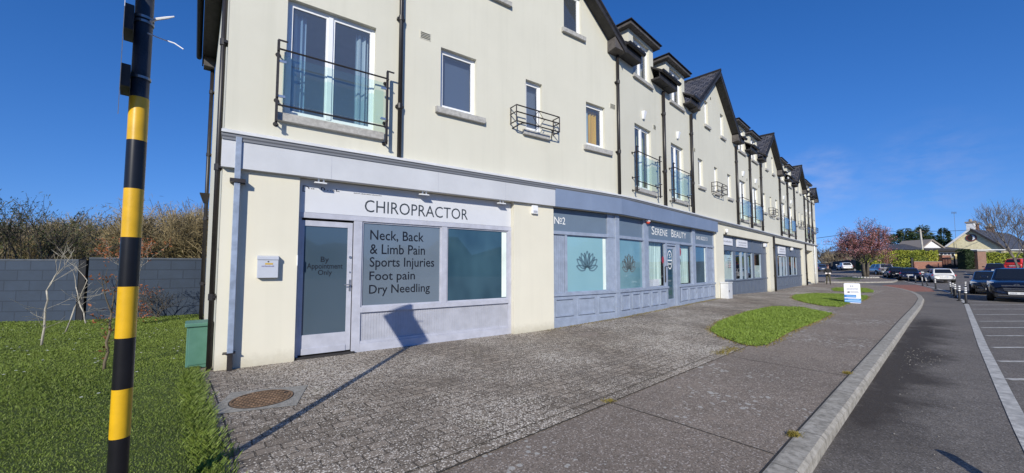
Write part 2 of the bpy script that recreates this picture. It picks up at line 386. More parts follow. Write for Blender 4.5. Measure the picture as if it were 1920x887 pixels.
M['soil'] = mat('far field', (.075, .095, .035), .95, var=.5, vscale=.05)
# ---- far terrain out to the horizon
def terrain():
    g = [0]; d = 6
    while g[-1] < 900: g.append(g[-1]+d); d *= 1.10
    g = [-x for x in g[:0:-1]]+g; mb = MB(); n = len(g)
    for y in g:
        for x in g: mb.vert((x+40, y+40, T(x+40, y+40)-.22))
    for j in range(n-1):
        for i in range(n-1):
            mb.f.append([j*n+i, j*n+i+1, (j+1)*n+i+1, (j+1)*n+i]); mb.m.append(0); mb.uv.append(None)
    return tag(mb.build('ground', M['soil'], origin=(0, 0, 0)), kind='structure')
terrain()
surface('road', [(-28, -28), (40, -28), (90, 20), (112, 60), (120, 110), (60, 122), (30, 80), (20, 40), (10, 12), (-6, -4)], -.1, M['road'], 3)
KI = [(-9.5, -6.9), (-6, -3.86), (1.95, 3.04), (2.81, 3.80), (4.45, 5.23), (7.75, 8.10), (11.74, 11.57), (16.99, 16.1), (20.46, 19.2), (23.0, 21.7), (25.6, 24.5), (28.1, 27.6), (30.4, 31.0), (32.0, 34.4), (32.6, 36.6), (32.2, 38.4), (30.8, 38.9)]
foot = KI + [(29.0, 38.3), (PB+DB*37.9-NB*.4)[:2], (PB-NB*.4)[:2], (PA-NA*.4)[:2], (-5.6, 5.2), (-14, -3)]
surface('footpath', foot, 0, M['path'], 1.2)
def kerb(name, pts, w=.20, zt=.012, zb=-.2):
    mb = MB(); L_ = []
    for i, p in enumerate(pts):
        p = Vector((*p, 0)); a = Vector((*pts[max(i-1, 0)], 0)); c = Vector((*pts[min(i+1, len(pts)-1)], 0)); d = (c-a).normalized(); n = Vector((d.y, -d.x, 0))
        t = T(p.x, p.y); L_.append([p+UP*(t+zb), p+UP*(t+zt-.004), p+n*.02+UP*(t+zt), p+n*(w-.03)+UP*(t+zt), p+n*w+UP*(t+zt-.03), p+n*(w+.015)+UP*(t+zb)])
    for i in range(len(L_)-1):
        for k in range(5): mb.face([L_[i][k], L_[i+1][k], L_[i+1][k+1], L_[i][k+1]][::-1])
    mb.face(L_[0]); mb.face(L_[-1][::-1])
    return tag(mb.build(name, M['kerb'], origin=(0, 0, 0)), kind='structure')
def dense(pts, step=.8):
    out = []
    for a, b in zip(pts, pts[1:]):
        n = max(1, int(math.dist(a, b)/step))
        out += [(lerp(a[0], b[0], k/n), lerp(a[1], b[1], k/n)) for k in range(n)]
    return out+[pts[-1]]
kerb('kerb', dense(KI))
# paved forecourt
P1 = Vector((-.39, 3.19)); PD = Vector((.750, .661)).normalized()
pe = lambda t: tuple(P1+PD*t)
pav = [pe(-1.6), pe(0), pe(6), pe(20), pe(34), (PB+DB*29-NB*.3)[:2], (PB-NB*.3)[:2], (PA-NA*.3)[:2], (-4.62, 5.72), (-4.44, 5.40), (-3.55, 4.42), (-2.57, 3.35), (-2.2, 2.9), (-1.75, 2.1)]
surface('paving', pav, .004, M['pavers'], 1.2)
# edge course of setts and the open joints of the footpath
M['joint'] = mat('dark open joint', (.030, .028, .024), .95, var=.4, vscale=12)
def strip(name, pts, w, zoff, m, kind='structure'):
    pts = dense(pts, 1.0); mb = MB(); A = []
    for i, p in enumerate(pts):
        a = Vector(pts[max(i-1, 0)]); c = Vector(pts[min(i+1, len(pts)-1)]); d = (c-a).normalized(); n = Vector((d.y, -d.x)); p = Vector(p)
        A.append([(q.x, q.y, T(q.x, q.y)+zoff) for q in (p-n*w/2, p+n*w/2)])
    for a, b in zip(A, A[1:]): mb.face([a[0], a[1], b[1], b[0]])
    return tag(mb.build(name, m, origin=(0, 0, 0)), kind=kind)
jm = MB()
strip('kerb_joint', [(x-.004, y+.004) for x, y in KI[1:9]], .016, .0075, M['joint'])
strip('footpath_joint', [(1.16, 4.57), (1.7, 3.97), (2.24, 3.33)], .013, .0055, M['joint'])
strip('footpath_joint', [(3.91, 6.85), (4.2, 6.47), (4.95, 5.60)], .012, .0055, M['joint'])
strip('footpath_joint', [(6.9, 9.2), (7.95, 8.25)], .012, .0055, M['joint'])
strip('paving_edge_joint', [pe(-1.5), pe(3), pe(7), pe(30)], .014, .009, M['joint'])
q1 = P1+Vector((-PD.y, PD.x))*.17
strip('paving_edge_joint', [tuple(q1+PD*t) for t in (-1.2, 3, 7, 30)], .011, .009, M['joint'])
strip('paving_edge_joint', [(-4.25, 5.42), (-3.30, 4.38), (-2.42, 3.38), (-1.8, 2.6)], .012, .009, M['joint'])
# lawn and verges
lawn = [(-2.2, 2.9), (-2.57, 3.35), (-3.55, 4.42), (-4.44, 5.40), (-4.75, 5.85), (-9.7, 11.9), (-9.7, 13.6), (-12.9, 12.1), (-26, 10.2), (-30, -6), (-12, -8), (-2.6, 1.0), (-1.75, 2.1)]
surface('lawn', lawn, .012, M['grass_base'], 2.5)
G1 = [(4.85, 9.40), (5.86, 10.78), (7.86, 12.8), (9.98, 14.58), (10.96, 14.4), (10.78, 12.88), (9.32, 11.53), (6.68, 9.25), (5.2, 7.82), (4.89, 7.68), (4.70, 7.86), (4.69, 8.68)]
G2 = [(13.0, 17.5), (13.96, 19.0), (15.6, 20.9), (17.05, 22.0), (18.6, 22.6), (19.5, 22.0), (19.3, 20.7), (17.6, 18.9), (14.3, 16.3), (12.9, 15.05), (12.5, 15.3), (12.6, 16.3)]
G3 = [(21.3, 25.2), (22.8, 27.2), (24.6, 28.9), (25.9, 29.3), (26.0, 27.9), (24.3, 25.6), (22.3, 23.5), (21.5, 23.6)]
M['verge_base'] = m_grassbase('verge turf')  # same colours as the lawn base
for g in (G1, G2, G3): surface('grass_verge', g, .014, M['verge_base'], 2)
# island with the blossom tree beyond the side road
ISL = [(31.6, 43.6), (33.5, 40.8), (36.9, 39.8), (40.5, 40.6), (43.6, 43.2), (46.8, 46.6), (50.8, 51.2), (54, 56), (55.5, 60), (52, 64), (46, 62), (38, 52)]
surface('footpath_island', ISL, .02, M['path'], 3)
kerb('kerb', dense(ISL[1:8][::1], 1.2), .18, .03, -.25)
surface('grass_verge', [(39.6, 47.2), (43, 50.2), (47, 52.6), (47.6, 51.4), (44.4, 47.8), (41, 45.2)], .035, M['verge_base'], 2)
surface('grass_verge', [(37.4, 43.8), (39.2, 45.0), (40.4, 44.2), (39, 42.6)], .035, M['verge_base'], 2)
# road paint
strip('road_marking', [(1.2, .35), (5.28, 4.01), (6.61, 5.18), (10.12, 8.25), (20.82, 17.48), (27.0, 23.2), (31, 27.3), (35.2, 32.0), (40, 37.6), (46, 45)], .13, -.094, M['line'])
for (a, b) in (((20.43, 16.99), (27.5, 17.3)), ((18.48, 15.3), (25.5, 15.45)), ((16.5, 13.6), (23.5, 13.7)), ((14.56, 11.92), (22, 12.1)), ((13.11, 10.68), (20, 10.8)), ((11.69, 9.44), (18, 9.5)), ((10.1, 8.08), (16, 8.2)), ((8.74, 6.91), (14.5, 6.9)), ((7.48, 5.82), (13, 5.85))):
    strip('road_marking', [a, b], .10, -.094, M['thin_line'])
strip('road_marking', [(22.4, 18.6), (29, 19.2)], .1, -.094, M['line'])
for (a, b) in (((27.6, 23.6), (33, 23.9)), ((31.5, 27.6), (37, 28)), ((35.4, 32.2), (41, 32.6)), ((38.8, 36.4), (45, 36.9))): strip('road_marking', [a, b], .1, -.094, M['line'])
strip('road_marking', [(40, 31), (50, 40), (62, 52)], .1, -.094, M['line'])
strip('road_marking', [(44, 46), (54, 55), (60, 64)], .12, -.09, M['line'])
surface('red_surfacing', [(33.6, 34.6), (35.6, 36.0), (38.2, 35.9), (33, 30.0), (28.9, 26.0), (27.0, 26.2), (29.6, 29.2)], -.096, M['red_road'], 2)
# ================================================================== THE TERRACE
TER = empty('terrace_building', PA, 0, 'long cream rendered terrace with black barge boards, dormers and shopfronts along the pavement', 'building')
ZE = 8.2                 # eaves
PT = .86                 # gable pitch
def wall(F, s0, s1, z0, z1, holes=(), reveal=.13, clip=None, m=None, o=0, name='wall'):
    m = m or M['plaster']
    ss = sorted({s0, s1, *[h[0] for h in holes], *[h[1] for h in holes]}); zs = sorted({z0, z1, *[h[2] for h in holes], *[h[3] for h in holes]})
    ss = [x for x in ss if s0 <= x <= s1]; zs = [x for x in zs if z0 <= x <= z1]
    mb = MB()
    for a, b in zip(ss, ss[1:]):
        for c, d in zip(zs, zs[1:]):
            cx, cz = (a+b)/2, (c+d)/2
            if any(h[0] < cx < h[1] and h[2] < cz < h[3] for h in holes): continue
            mb.face([F(a, o, c), F(b, o, c), F(b, o, d), F(a, o, d)])
    for h in holes:
        a, b, c, d = h[:4]; r = h[4] if len(h) > 4 else reveal; sk = h[5] if len(h) > 5 else ''
        if sk != 'L': mb.face([F(a, o, c), F(a, o, d), F(a, o-r, d), F(a, o-r, c)])
        if sk != 'R': mb.face([F(b, o, d), F(b, o, c), F(b, o-r, c), F(b, o-r, d)])
        if 'T' not in sk: mb.face([F(a, o, d), F(b, o, d), F(b, o-r, d), F(a, o-r, d)])
        if 'B' not in sk: mb.face([F(b, o, c), F(a, o, c), F(a, o-r, c), F(b, o-r, c)])
    if clip:
        sc, za, k = clip                       # apex and slope
        bm = bmesh.new()
        for f in mb.f: bm.faces.new([bm.verts.new(mb.v[i]) for i in f])
        for sg in (1, -1):
            co = F(sc, 0, za); no = (F.D*sg*k+UP)
            bmesh.ops.bisect_plane(bm, geom=bm.verts[:]+bm.edges[:]+bm.faces[:], plane_co=co, plane_no=no, clear_outer=True)
        mb = MB(); bm.verts.index_update(); mb.v = [tuple(v.co) for v in bm.verts]; mb.f = [[v.index for v in f.verts] for f in bm.faces]; mb.m = [0]*len(mb.f); mb.uv = [None]*len(mb.f); bm.free()
    return mb.build(name, m, TER)
def window(F, s0, s1, z0, z1, o=-.09, leaves=1, sill=None, cur=(), fw=.055, name='window', blind=None, split=None, kinds=None):
    mb = MB(); d0, d1 = o-.05, o
    mb.box(F, s0, s1, d0, d1, z0, z0+fw); mb.box(F, s0, s1, d0, d1, z1-fw, z1)
    mb.box(F, s0, s0+fw, d0, d1, z0+fw, z1-fw); mb.box(F, s1-fw, s1, d0, d1, z0+fw, z1-fw)
    xs = [s0+fw, s1-fw] if leaves == 1 else [s0+fw, (split or (s0+s1)/2), s1-fw]
    if leaves == 2: mb.box(F, xs[1]-.04, xs[1]+.04, d0, d1+.012, z0+fw, z1-fw)
    w = mb.build(name, M['white_pvc'], TER)
    for k in range(leaves):
        a, b = xs[k]+(.04 if k else 0), xs[k+1]-(.04 if k < leaves-1 else 0); f2 = .035
        q = MB(); q.box(F, a, b, d0+.012, d1-.008, z0+fw, z0+fw+f2); q.box(F, a, b, d0+.012, d1-.008, z1-fw-f2, z1-fw); q.box(F, a, a+f2, d0+.012, d1-.008, z0+fw+f2, z1-fw-f2); q.box(F, b-f2, b, d0+.012, d1-.008, z0+fw+f2, z1-fw-f2)
        q.build('casement', M['white_pvc'], w)
        p = MB(); p.face([F(a+f2, o-.028, z0+fw+f2), F(b-f2, o-.028, z0+fw+f2), F(b-f2, o-.028, z1-fw-f2), F(a+f2, o-.028, z1-fw-f2)]); p.build('pane', M['glass'], w)
    if sill:
        a, b, zb, zt = sill; q = MB(); q.hexa([F(a, -.1, zb), F(b, -.1, zb), F(b, .085, zb), F(a, .085, zb)], [F(a, -.1, zt+.01), F(b, -.1, zt+.01), F(b, .085, zt-.02), F(a, .085, zt-.02)]); q.build('sill', M['concrete_sill'], w, bevel=.006)
    for (a, b, mm, *rest) in cur:
        t0, t1 = (rest+[z0+.06, z1-.1])[:2] if rest else (z0+.06, z1-.1)
        q = MB(); n = max(4, int((b-a)/.03)); P = []
        for i in range(n+1):
            x = lerp(a, b, i/n); oo = o-.18-.035*math.sin(i*1.9)
            P.append((F(x, oo, t0), F(x, oo, t1)))
        for u, v in zip(P, P[1:]): q.face([u[0], v[0], v[1], u[1]])
        q.build('curtain', M[mm], w, smooth=True)
    if blind:
        q = MB(); q.box(F, s0+.05, s1-.05, o-.16, o-.15, z0+.06, z1-.06); q.build('roller_blind', M[blind], w)
    return w
def juliet(F, s0, s1, zb=3.96, zt=5.40, o=.16):
    "glass balcony guard: posts, rails and pane"
    mb = MB()
    for s in (s0, s1):
        mb.box(F, s-.02, s+.02, o-.02, o+.02, zb, zt)
    for z in (4.30, 5.26): mb.tube([F(s0, o, z), F(s1, o, z)], .016, 8)
    j = mb.build('juliet_balcony', M['rail'], TER)
    for s in (s0, s1):
        for z in (zb+.05, 4.42, 5.22): q = MB(); q.tube([F(s, 0, z), F(s, o+.07, z)], .014, 8); q.lathe(F(s, 0, z), F.N, [(0, .04), (.012, .04)], 10); q.build('wall_bracket', M['rail'], j)
        q = MB(); q.box(F, s-.01, s+.13, o-.012, o+.012, zt, zt+.022); q.build('post_arm', M['rail'], j)
    q = MB(); q.box(F, s0+.07, s1-.07, o-.006, o+.006, 4.34, 5.16); q.build('glass_panel', M['balcony_glass'], j)
    for s, sg in ((s0, 1), (s1, -1)):
        for z in (4.45, 5.05): q = MB(); q.box(F, s, s+sg*.12, o-.014, o+.014, z-.02, z+.02); q.build('glass_clamp', M['steel'], j)
    return j
def basket(F, s0, s1, z0, z1, o=.26):
    mb = MB(); t = .015
    for z in (z0, (z0+z1)/2+.03, z1):
        mb.tube([F(s0, 0, z), F(s0, o, z), F(s1, o, z), F(s1, 0, z)], t, 6)
    for s in (s0, s1):
        mb.tube([F(s, o, z0), F(s, o, z1)], t, 6); mb.tube([F(s, .02, z0-.02), F(s, .02, z1)], t, 6)
    mb.tube([F(s0+.05, 0, z0-.1), F(s0+.2, o*.8, z0), F(s0+.3, o, z0)], t, 6); mb.tube([F(s1-.05, 0, z0-.1), F(s1-.2, o*.8, z0), F(s1-.3, o, z0)], t, 6)
    b = mb.build('window_basket', M['rail'], TER)
    c = (s0+s1)/2; zc = (z0+z1)/2; h = (z1-z0)/2; q = MB()
    q.tube([F(c-h*.9, o, zc), F(c, o, z1), F(c+h*.9, o, zc), F(c, o, z0), F(c-h*.9, o, zc)], .009, 6); q.tube([F(c, o, z0), F(c, o, z1)], .009, 6)
    q.build('diamond_ornament', M['rail'], b); return b
def downpipe(F, s, z0, z1, o=.075, r=.042, m='black_pvc', hopper=False, clips=None):
    mb = MB(); mb.tube([F(s, o, z0), F(s, o, z1)], r, 12); d = mb.build('downpipe', M[m], TER, smooth=True)
    n = max(1, int((z1-z0)/1.7))
    for k in range(n):
        q = MB(); z = z0+(k+.6)*(z1-z0)/n; q.tube([F(s, o, z-.05), F(s, o, z+.05)], r+.012, 12); q.box(F, s-.075, s+.075, 0, o, z-.02, z+.02)
        q.build('pipe_clip', M[m], d)
    return d
def vent(F, s0, s1, z0, z1):
    q = MB(); q.box(F, s0, s1, 0, .008, z0, z1); n = 4
    for k in range(n):
        z = lerp(z0+.02, z1-.02, (k+.5)/n); q.hexa([F(s0+.015, .0085, z-.012), F(s1-.015, .0085, z-.012), F(s1-.015, .010, z-.012), F(s0+.015, .010, z-.012)], [F(s0+.015, .0085, z+.004), F(s1-.015, .0085, z+.004), F(s1-.015, .022, z-.006), F(s0+.015, .022, z-.006)])
    for k in range(n):
        z = lerp(z0+.02, z1-.02, (k+.5)/n); q.box(F, s0+.015, s1-.015, .0081, .0095, z-.022, z-.013, 1)
    q.build('air_vent', [M['plaster'], M['dark_hole']], TER)
def uplighter(F, s, z):
    mb = MB(); mb.hexa([F(s-.05, 0, z-.14), F(s+.05, 0, z-.14), F(s+.05, .06, z-.14), F(s-.05, .06, z-.14)], [F(s-.09, 0, z+.12), F(s+.09, 0, z+.12), F(s+.09, .12, z+.12), F(s-.09, .12, z+.12)])
    mb.build('wall_light', M['white_pvc'], TER, bevel=.01)
# ---- roofs
def slab(mb, a, b, c, d, th=.10):
    "sloping roof slab, a-b eaves, d-c ridge, with uv in metres"
    a, b, c, d = map(Vector, (a, b, c, d)); n = (b-a).cross(d-a).normalized()
    if n.z < 0: n = -n
    w = (b-a).length; h = (d-a).length; k = (c-d).length
    mb.face([a, b, c, d], 0, [(0, 0), (w, 0), (w, h), (w-k, h)] if False else [(0, 0), (w, 0), (k, h), (0, h)])
    lo = [p-n*th for p in (a, b, c, d)]
    mb.face(lo[::-1], 1)
    hi = [a, b, c, d]
    for i in range(4): mb.face([hi[i], lo[i], lo[(i+1) % 4], hi[(i+1) % 4]], 1)
def gable_roof(F, s0, s1, depth, ov=.34, side=.05, zE=ZE, back_hip=False):
    sc = (s0+s1)/2; PT = globals()['PT'] if F is FA else .81; za = zE+PT*(sc-s0); ze = zE-PT*side
    mb = MB(); up = .09
    slab(mb, F(s0-side, ov, ze+up), F(s0-side, -depth, ze+up), F(sc, -depth, za+up), F(sc, ov, za+up))
    slab(mb, F(s1+side, ov, ze+up), F(s1+side, -depth, ze+up), F(sc, -depth, za+up), F(sc, ov, za+up))
    r = mb.build('gable_roof', [M['slate'], M['black_board']], TER)
    q = MB(); q.tube([F(sc, ov+.02, za+up+.02), F(sc, -depth, za+up+.02)], .07, 8); q.build('ridge_tile', M['slate'], r)
    for sg, s in ((1, s0), (-1, s1)):
        b = MB(); e = s-sg*side                       # barge board along the slope, on the front of the overhang
        b.hexa([F(e, ov-.03, ze-.17), F(sc, ov-.03, za-.17), F(sc, ov, za-.17), F(e, ov, ze-.17)], [F(e, ov-.03, ze+.14), F(sc, ov-.03, za+.14), F(sc, ov, za+.14), F(e, ov, ze+.14)])
        b.build('barge_board', M['black_board'], r)
        b = MB()                                      # soffit under the overhang
        b.hexa([F(e, 0, ze-.10), F(sc, 0, za-.10), F(sc, ov-.03, za-.10), F(e, ov-.03, ze-.10)], [F(e, 0, ze-.07), F(sc, 0, za-.07), F(sc, ov-.03, za-.07), F(e, ov-.03, ze-.07)])
        b.build('soffit', M['black_board'], r)
        b = MB()                                      # boxed end at the foot of the slope
        x0, x1 = (e-.02, e+.46) if sg > 0 else (e-.46, e+.02); k0, k1 = (0, .16) if sg > 0 else (.16, 0)
        b.hexa([F(x0, 0, ze-.14+k0*0), F(x1, 0, ze-.14), F(x1, ov-.035, ze-.10), F(x0, ov-.035, ze-.10)], [F(x0, 0, ze+.22), F(x1, 0, ze+.22), F(x1, ov-.035, ze+.22), F(x0, ov-.035, ze+.22)])
        b.build('boxed_end', M['box_board'], r, bevel=.01)
    return r
def eave_box(F, s0, s1, z=8.12):
    mb = MB(); mb.box(F, s0, s1, .002, .30, z-.04, z+.02); mb.box(F, s0, s1, .30, .325, z-.05, z+.24); e = mb.build('eaves_board', M['black_board'], TER)
    q = MB(); P = []
    for k in range(9):
        a = math.pi+math.pi*k/8; P.append((.40+.075*math.cos(a), z+.22+.085*math.sin(a)))
    pr0 = [F(s0-.03, o, zz) for o, zz in P]; pr1 = [F(s1+.03, o, zz) for o, zz in P]
    for k in range(8): q.face([pr0[k], pr1[k], pr1[k+1], pr0[k+1]]); q.face([pr0[k]+UP*.006, pr0[k+1]+UP*.006, pr1[k+1]+UP*.006, pr1[k]+UP*.006])
    q.face(pr0); q.face(pr1[::-1])
    q.build('gutter', M['black_pvc'], e)
    q = MB(); slab(q, F(s0, .36, z+.26), F(s1, .36, z+.26), F(s1, -.9, z+1.05), F(s0, -.9, z+1.05), .05); q.build('eaves_slates', [M['slate'], M['black_board']], e)
def dormer(F, c, hw=.86, cur=None):
    zb, zt = 7.9, 9.30
    d = wall(F, c-hw, c+hw, ZE, zt, [(c-.57, c+.57, ZE, 9.2, .13, 'B')], name='dormer')
    q = MB()
    for s, sg in ((c-hw, -1), (c+hw, 1)): q.box(F, s-(.0 if sg < 0 else .12), s+(.12 if sg < 0 else 0), -2.6, -.001, ZE, zt)
    q.build('cheek', M['plaster'], d)
    q = MB(); o = .19
    lo = [F(c-hw-o, o, zt), F(c+hw+o, o, zt), F(c+hw+o, -2.8, zt), F(c-hw-o, -2.8, zt)]; hi = [p+UP*.13 for p in lo]; q.hexa(lo, hi); q.build('dormer_fascia', M['box_board'], d)
    q = MB(); e = .05; zz = zt+.135
    b = [F(c-hw-o-e, o+e, zz), F(c+hw+o+e, o+e, zz), F(c+hw+o+e, -2.8, zz), F(c-hw-o-e, -2.8, zz)]; r0 = F(c, -1.0, zz+.36); r1 = F(c, -2.8, zz+.36)
    q.face([b[0], b[1], r0], 0, [(0, 0), (2.2, 0), (1.1, 1.3)]); q.face([b[1], b[2], r1, r0], 0, [(0, 0), (2.8, 0), (2.8, 1.2), (1, 1.2)]); q.face([b[3], b[0], r0, r1], 0, [(0, 0), (2.8, 0), (1.8, 1.2), (0, 1.2)])
    for a, bb in ((0, 1), (1, 2), (3, 0)): q.face([b[a], b[bb], b[bb]-UP*.03, b[a]-UP*.03], 0)
    q.build('dormer_roof', M['slate'], d)
    window(F, c-.57, c+.57, 7.9, 9.2, leaves=2, sill=(c-.66, c+.72, 7.76, 7.89), cur=[(c-.5, c-.25, 'curtain_cream')] if cur is None else cur)
# ------------------------------------------------------------------ first house: wide gable
hA = [(.80, 2.30, 4.24, 6.30), (3.67, 4.55, 5.05, 6.38), (5.97, 6.50, 5.05, 6.33), (8.10, 8.88, 5.06, 6.29), (7.28, 7.96, 8.17, 9.3), (3.9, 5.45, 8.15, 9.5)]
scA = SB/2; wall(FA, 0, SB, 3.62, ZE+PT*scA, hA, clip=(scA, ZE+PT*scA, PT))
window(FA, .80, 2.30, 4.24, 6.30, leaves=2, split=1.50, sill=(.69, 2.47, 4.07, 4.23), cur=[(.86, 1.12, 'curtain_blue'), (1.98, 2.22, 'curtain_pale')])
juliet(FA, .68, 2.49)
window(FA, 3.67, 4.55, 5.05, 6.38, sill=(3.55, 4.76, 4.89, 5.04), cur=[(4.37, 4.49, 'curtain_pale')], blind='blind_blue')
window(FA, 5.97, 6.50, 5.05, 6.33, sill=(5.86, 6.70, 4.88, 5.03), blind='blind_grey')
basket(FA, 5.50, 6.86, 5.07, 5.46)
window(FA, 8.10, 8.88, 5.06, 6.29, sill=(7.98, 9.12, 4.88, 5.03), cur=[(8.22, 8.46, 'curtain_pale'), (8.46, 8.82, 'curtain_yellow')])
window(FA, 7.28, 7.96, 8.17, 9.3, sill=(7.19, 8.06, 8.0, 8.14), cur=[(7.32, 7.5, 'curtain_cream')])
window(FA, 3.9, 5.45, 8.15, 9.5, sill=(3.8, 5.50, 7.99, 8.12))
vent(FA, 3.19, 3.43, 6.42, 6.60); vent(FA, 9.10, 9.34, 6.34, 6.52)
downpipe(FA, 2.77, 3.72, 11.0); downpipe(FA, 9.40, 3.76, 8.05, r=.045)
gable_roof(FA, 0, SB, 7.0)
# ground floor of the first house
wall(FA, 0, SB, -.3, 3.62, [(1.07, 5.61, -.3, 3.17, .30), (6.86, SB, -.3, 3.17, .30, 'R')], m=M['plaster_low'])
# gable end wall on the left
wall(FS, 0, 7.6, -.3, ZE, [])
def side_details():
    b = MB(); b.box(FS, -.1, 7.9, .0, .30, ZE-.12, ZE-.06); b.box(FS, -.1, 7.9, .30, .33, ZE-.2, ZE+.14); b.build('eaves_board', M['black_board'], TER)
    b = MB(); b.box(FS, 7.25, 7.62, .02, .29, ZE-.42, ZE-.13); b.build('boxed_end', M['box_board'], TER, bevel=.01)
    b = MB(); b.tube([FS(-.1, .41, ZE+.05), FS(7.9, .41, ZE+.05)], .07, 8); b.build('gutter', M['black_pvc'], TER)
    downpipe(FS, .10, -.1, ZE-.1, o=.06, r=.036); downpipe(FS, 7.45, -.1, ZE-.35, o=.07, r=.05)
    b = MB(); b.hexa([FS(7.39, .02, 3.55), FS(7.51, .02, 3.55), FS(7.51, .14, 3.55), FS(7.39, .14, 3.55)], [FS(7.33, .0, 3.85), FS(7.57, .0, 3.85), FS(7.57, .24, 3.85), FS(7.33, .24, 3.85)]); b.build('hopper', M['black_pvc'], TER)
    b = MB(); pts = [FS(3.2+.25*math.sin(z*1.3), .004, z) for z in (0, .5, 1, 1.6, 2.2)]; b.tube(pts, .006, 4); b.build('wall_crack', M['dark_hole'], TER)
    b = MB(); b.tube([FS(.25, .03, z) for z in (.2, 1.9)], .008, 5); b.tube([FS(.25, .03, 1.9), FS(.5, .03, 1.92)], .008, 5); b.build('cable', M['rail'], TER)
side_details()
# ------------------------------------------------------------------ the run beyond the bend
UN = [('D', 0.0, 3.12, 1.64), ('D', 3.12, 5.75, 4.42), ('G', 5.75, 11.81), ('D', 11.81, 14.36, 13.05), ('D', 14.36, 16.81, 15.6), ('G', 16.81, 22.01), ('D', 22.01, 24.59, 23.3), ('D', 24.59, 27.2, 25.9), ('G', 27.2, 31.8), ('D', 31.8, 33.75, 32.8), ('D', 33.75, 35.8, 34.8), ('G', 35.8, 38.3)]
BEND = 38.3
curs = [('curtain_blue', 'curtain_green'), ('curtain_pale', 'curtain_blue'), ('curtain_cream', 'curtain_blue'), ('curtain_pale', 'curtain_cream'), ('curtain_cream', 'curtain_cream'), ('curtain_cream', 'curtain_blue'), ('curtain_pale', 'curtain_cream'), ('curtain_cream', 'curtain_pale')]
kD = 0
for un in UN:
    s0, s1 = un[1], un[2]
    if un[0] == 'D':
        c = un[3]; hw = min(.86, (s1-s0)*.34); g = .58 if s1-s0 > 2.2 else .46
        wall(FB, s0, s1, 3.62, ZE, [(c-g, c+g, 4.17, 6.26), (c-.57, c+.57, 7.9, ZE, .13, 'T')])
        a, b = curs[kD]; kD += 1
        window(FB, c-g, c+g, 4.17, 6.26, leaves=2, sill=(c-g-.08, c+g+.16, 4.02, 4.16), cur=[(c-g+.06, c-g+.32, a), (c+.04, c+g-.06, b)])
        juliet(FB, c-g-.20, c+g+.28); uplighter(FB, c, 6.66); dormer(FB, c, hw)
        if kD != 2: vent(FB, c+.75, c+.95, 6.4, 6.58)
        for x0, x1 in ((s0+.02, c-.66), (c+.66, s1-.02)):
            if x1-x0 > .25: eave_box(FB, x0, x1)
    else:
        c = (s0+s1)/2; k = (s1-s0)/6.06; hs = []
        for x in (-1.95*k, 1.95*k): hs.append((c+x-.29, c+x+.29, 5.05, 6.22))
        hs.append((c-.22, c+.22, 5.05, 6.22))
        for x in (-1.05*k, 1.10*k): hs.append((c+x-.24, c+x+.24, 7.95, 9.05))
        wall(FB, s0, s1, 3.62, ZE+.81*(s1-s0)/2, hs, clip=(c, ZE+.81*(s1-s0)/2, .81))
        for j, h in enumerate(hs):
            window(FB, *h[:4], sill=(h[0]-.1, h[1]+.14, h[2]-.15, h[2]-.015), cur=[(h[0]+.08, h[0]+.30, 'curtain_cream')] if j in (0, 4) else [])
        basket(FB, c-.68, c+.68, 4.98, 5.40); gable_roof(FB, s0, s1, 6.0, side=.05)
        vent(FB, c-.55, c-.38, 9.3, 9.45); vent(FB, s0+.35, s0+.5, 6.4, 6.58)
for s, zb, zt in ((3.12, 3.76, 7.95), (5.72, 3.76, 7.85), (11.81, 3.76, 7.9), (14.36, 3.76, 7.95), (16.81, 3.76, 7.9), (22.01, 3.76, 7.9), (24.59, 3.76, 7.95), (27.2, 3.76, 7.9), (31.8, 3.76, 7.9), (33.75, 3.76, 7.95), (35.8, 3.76, 7.9), (19.55, -.1, 3.6), (31.5, -.1, 3.6)):
    downpipe(FB, s, zb, zt, r=.055)
downpipe(FB, 36.2, -.1, 3.6, r=.055, m='ledge')
# ground floor beyond the bend
wall(FB, 0, BEND, -.3, 3.62, [(0, 8.47, -.3, 3.17, .30, 'L'), (9.55, 18.55, -.3, 3.17, .30), (19.95, 30.7, -.3, 3.17, .30), (31.9, 35.7, -.3, 3.10, 2.6)], m=M['plaster_low'])
q = MB(); q.face([FB(31.9, -2.6, -.3), FB(35.7, -2.6, -.3), FB(35.7, -2.6, 3.1), FB(31.9, -2.6, 3.1)]); q.build('passage_wall', M['plaster_low'], TER)
q = MB(); q.box(FB, 31.9, 35.7, -2.59, .02, -.1, .03); q.build('passage_step', M['concrete_sill'], TER)
# end wall, back wall and main roof
q = MB(); zr = 10.75; de = 8.0
q.face([FB(BEND, 0, -.3), FB(BEND, -de, -.3), FB(BEND, -de, ZE), FB(BEND, -de/2, zr), FB(BEND, 0, ZE)])
q.build('wall', M['plaster'], TER)
q = MB(); q.face([FB(0, -de, -.3), FB(BEND, -de, -.3), FB(BEND, -de, ZE), FB(0, -de, ZE)]); q.face([FS(7.6, 0, -.3), FB(0, -de, -.3), FB(0, -de, ZE), FS(7.6, 0, ZE)]); q.build('wall', M['plaster'], TER)
q = MB(); slab(q, FB(-.5, -.9, 9.2), FB(BEND+.1, -.9, 9.2), FB(BEND+.1, -de/2, zr), FB(-.5, -de/2, zr)); slab(q, FB(BEND+.1, -de-.2, ZE), FB(-.5, -de-.2, ZE), FB(-.5, -de/2, zr), FB(BEND+.1, -de/2, zr)); q.build('main_roof', [M['slate'], M['black_board']], TER)
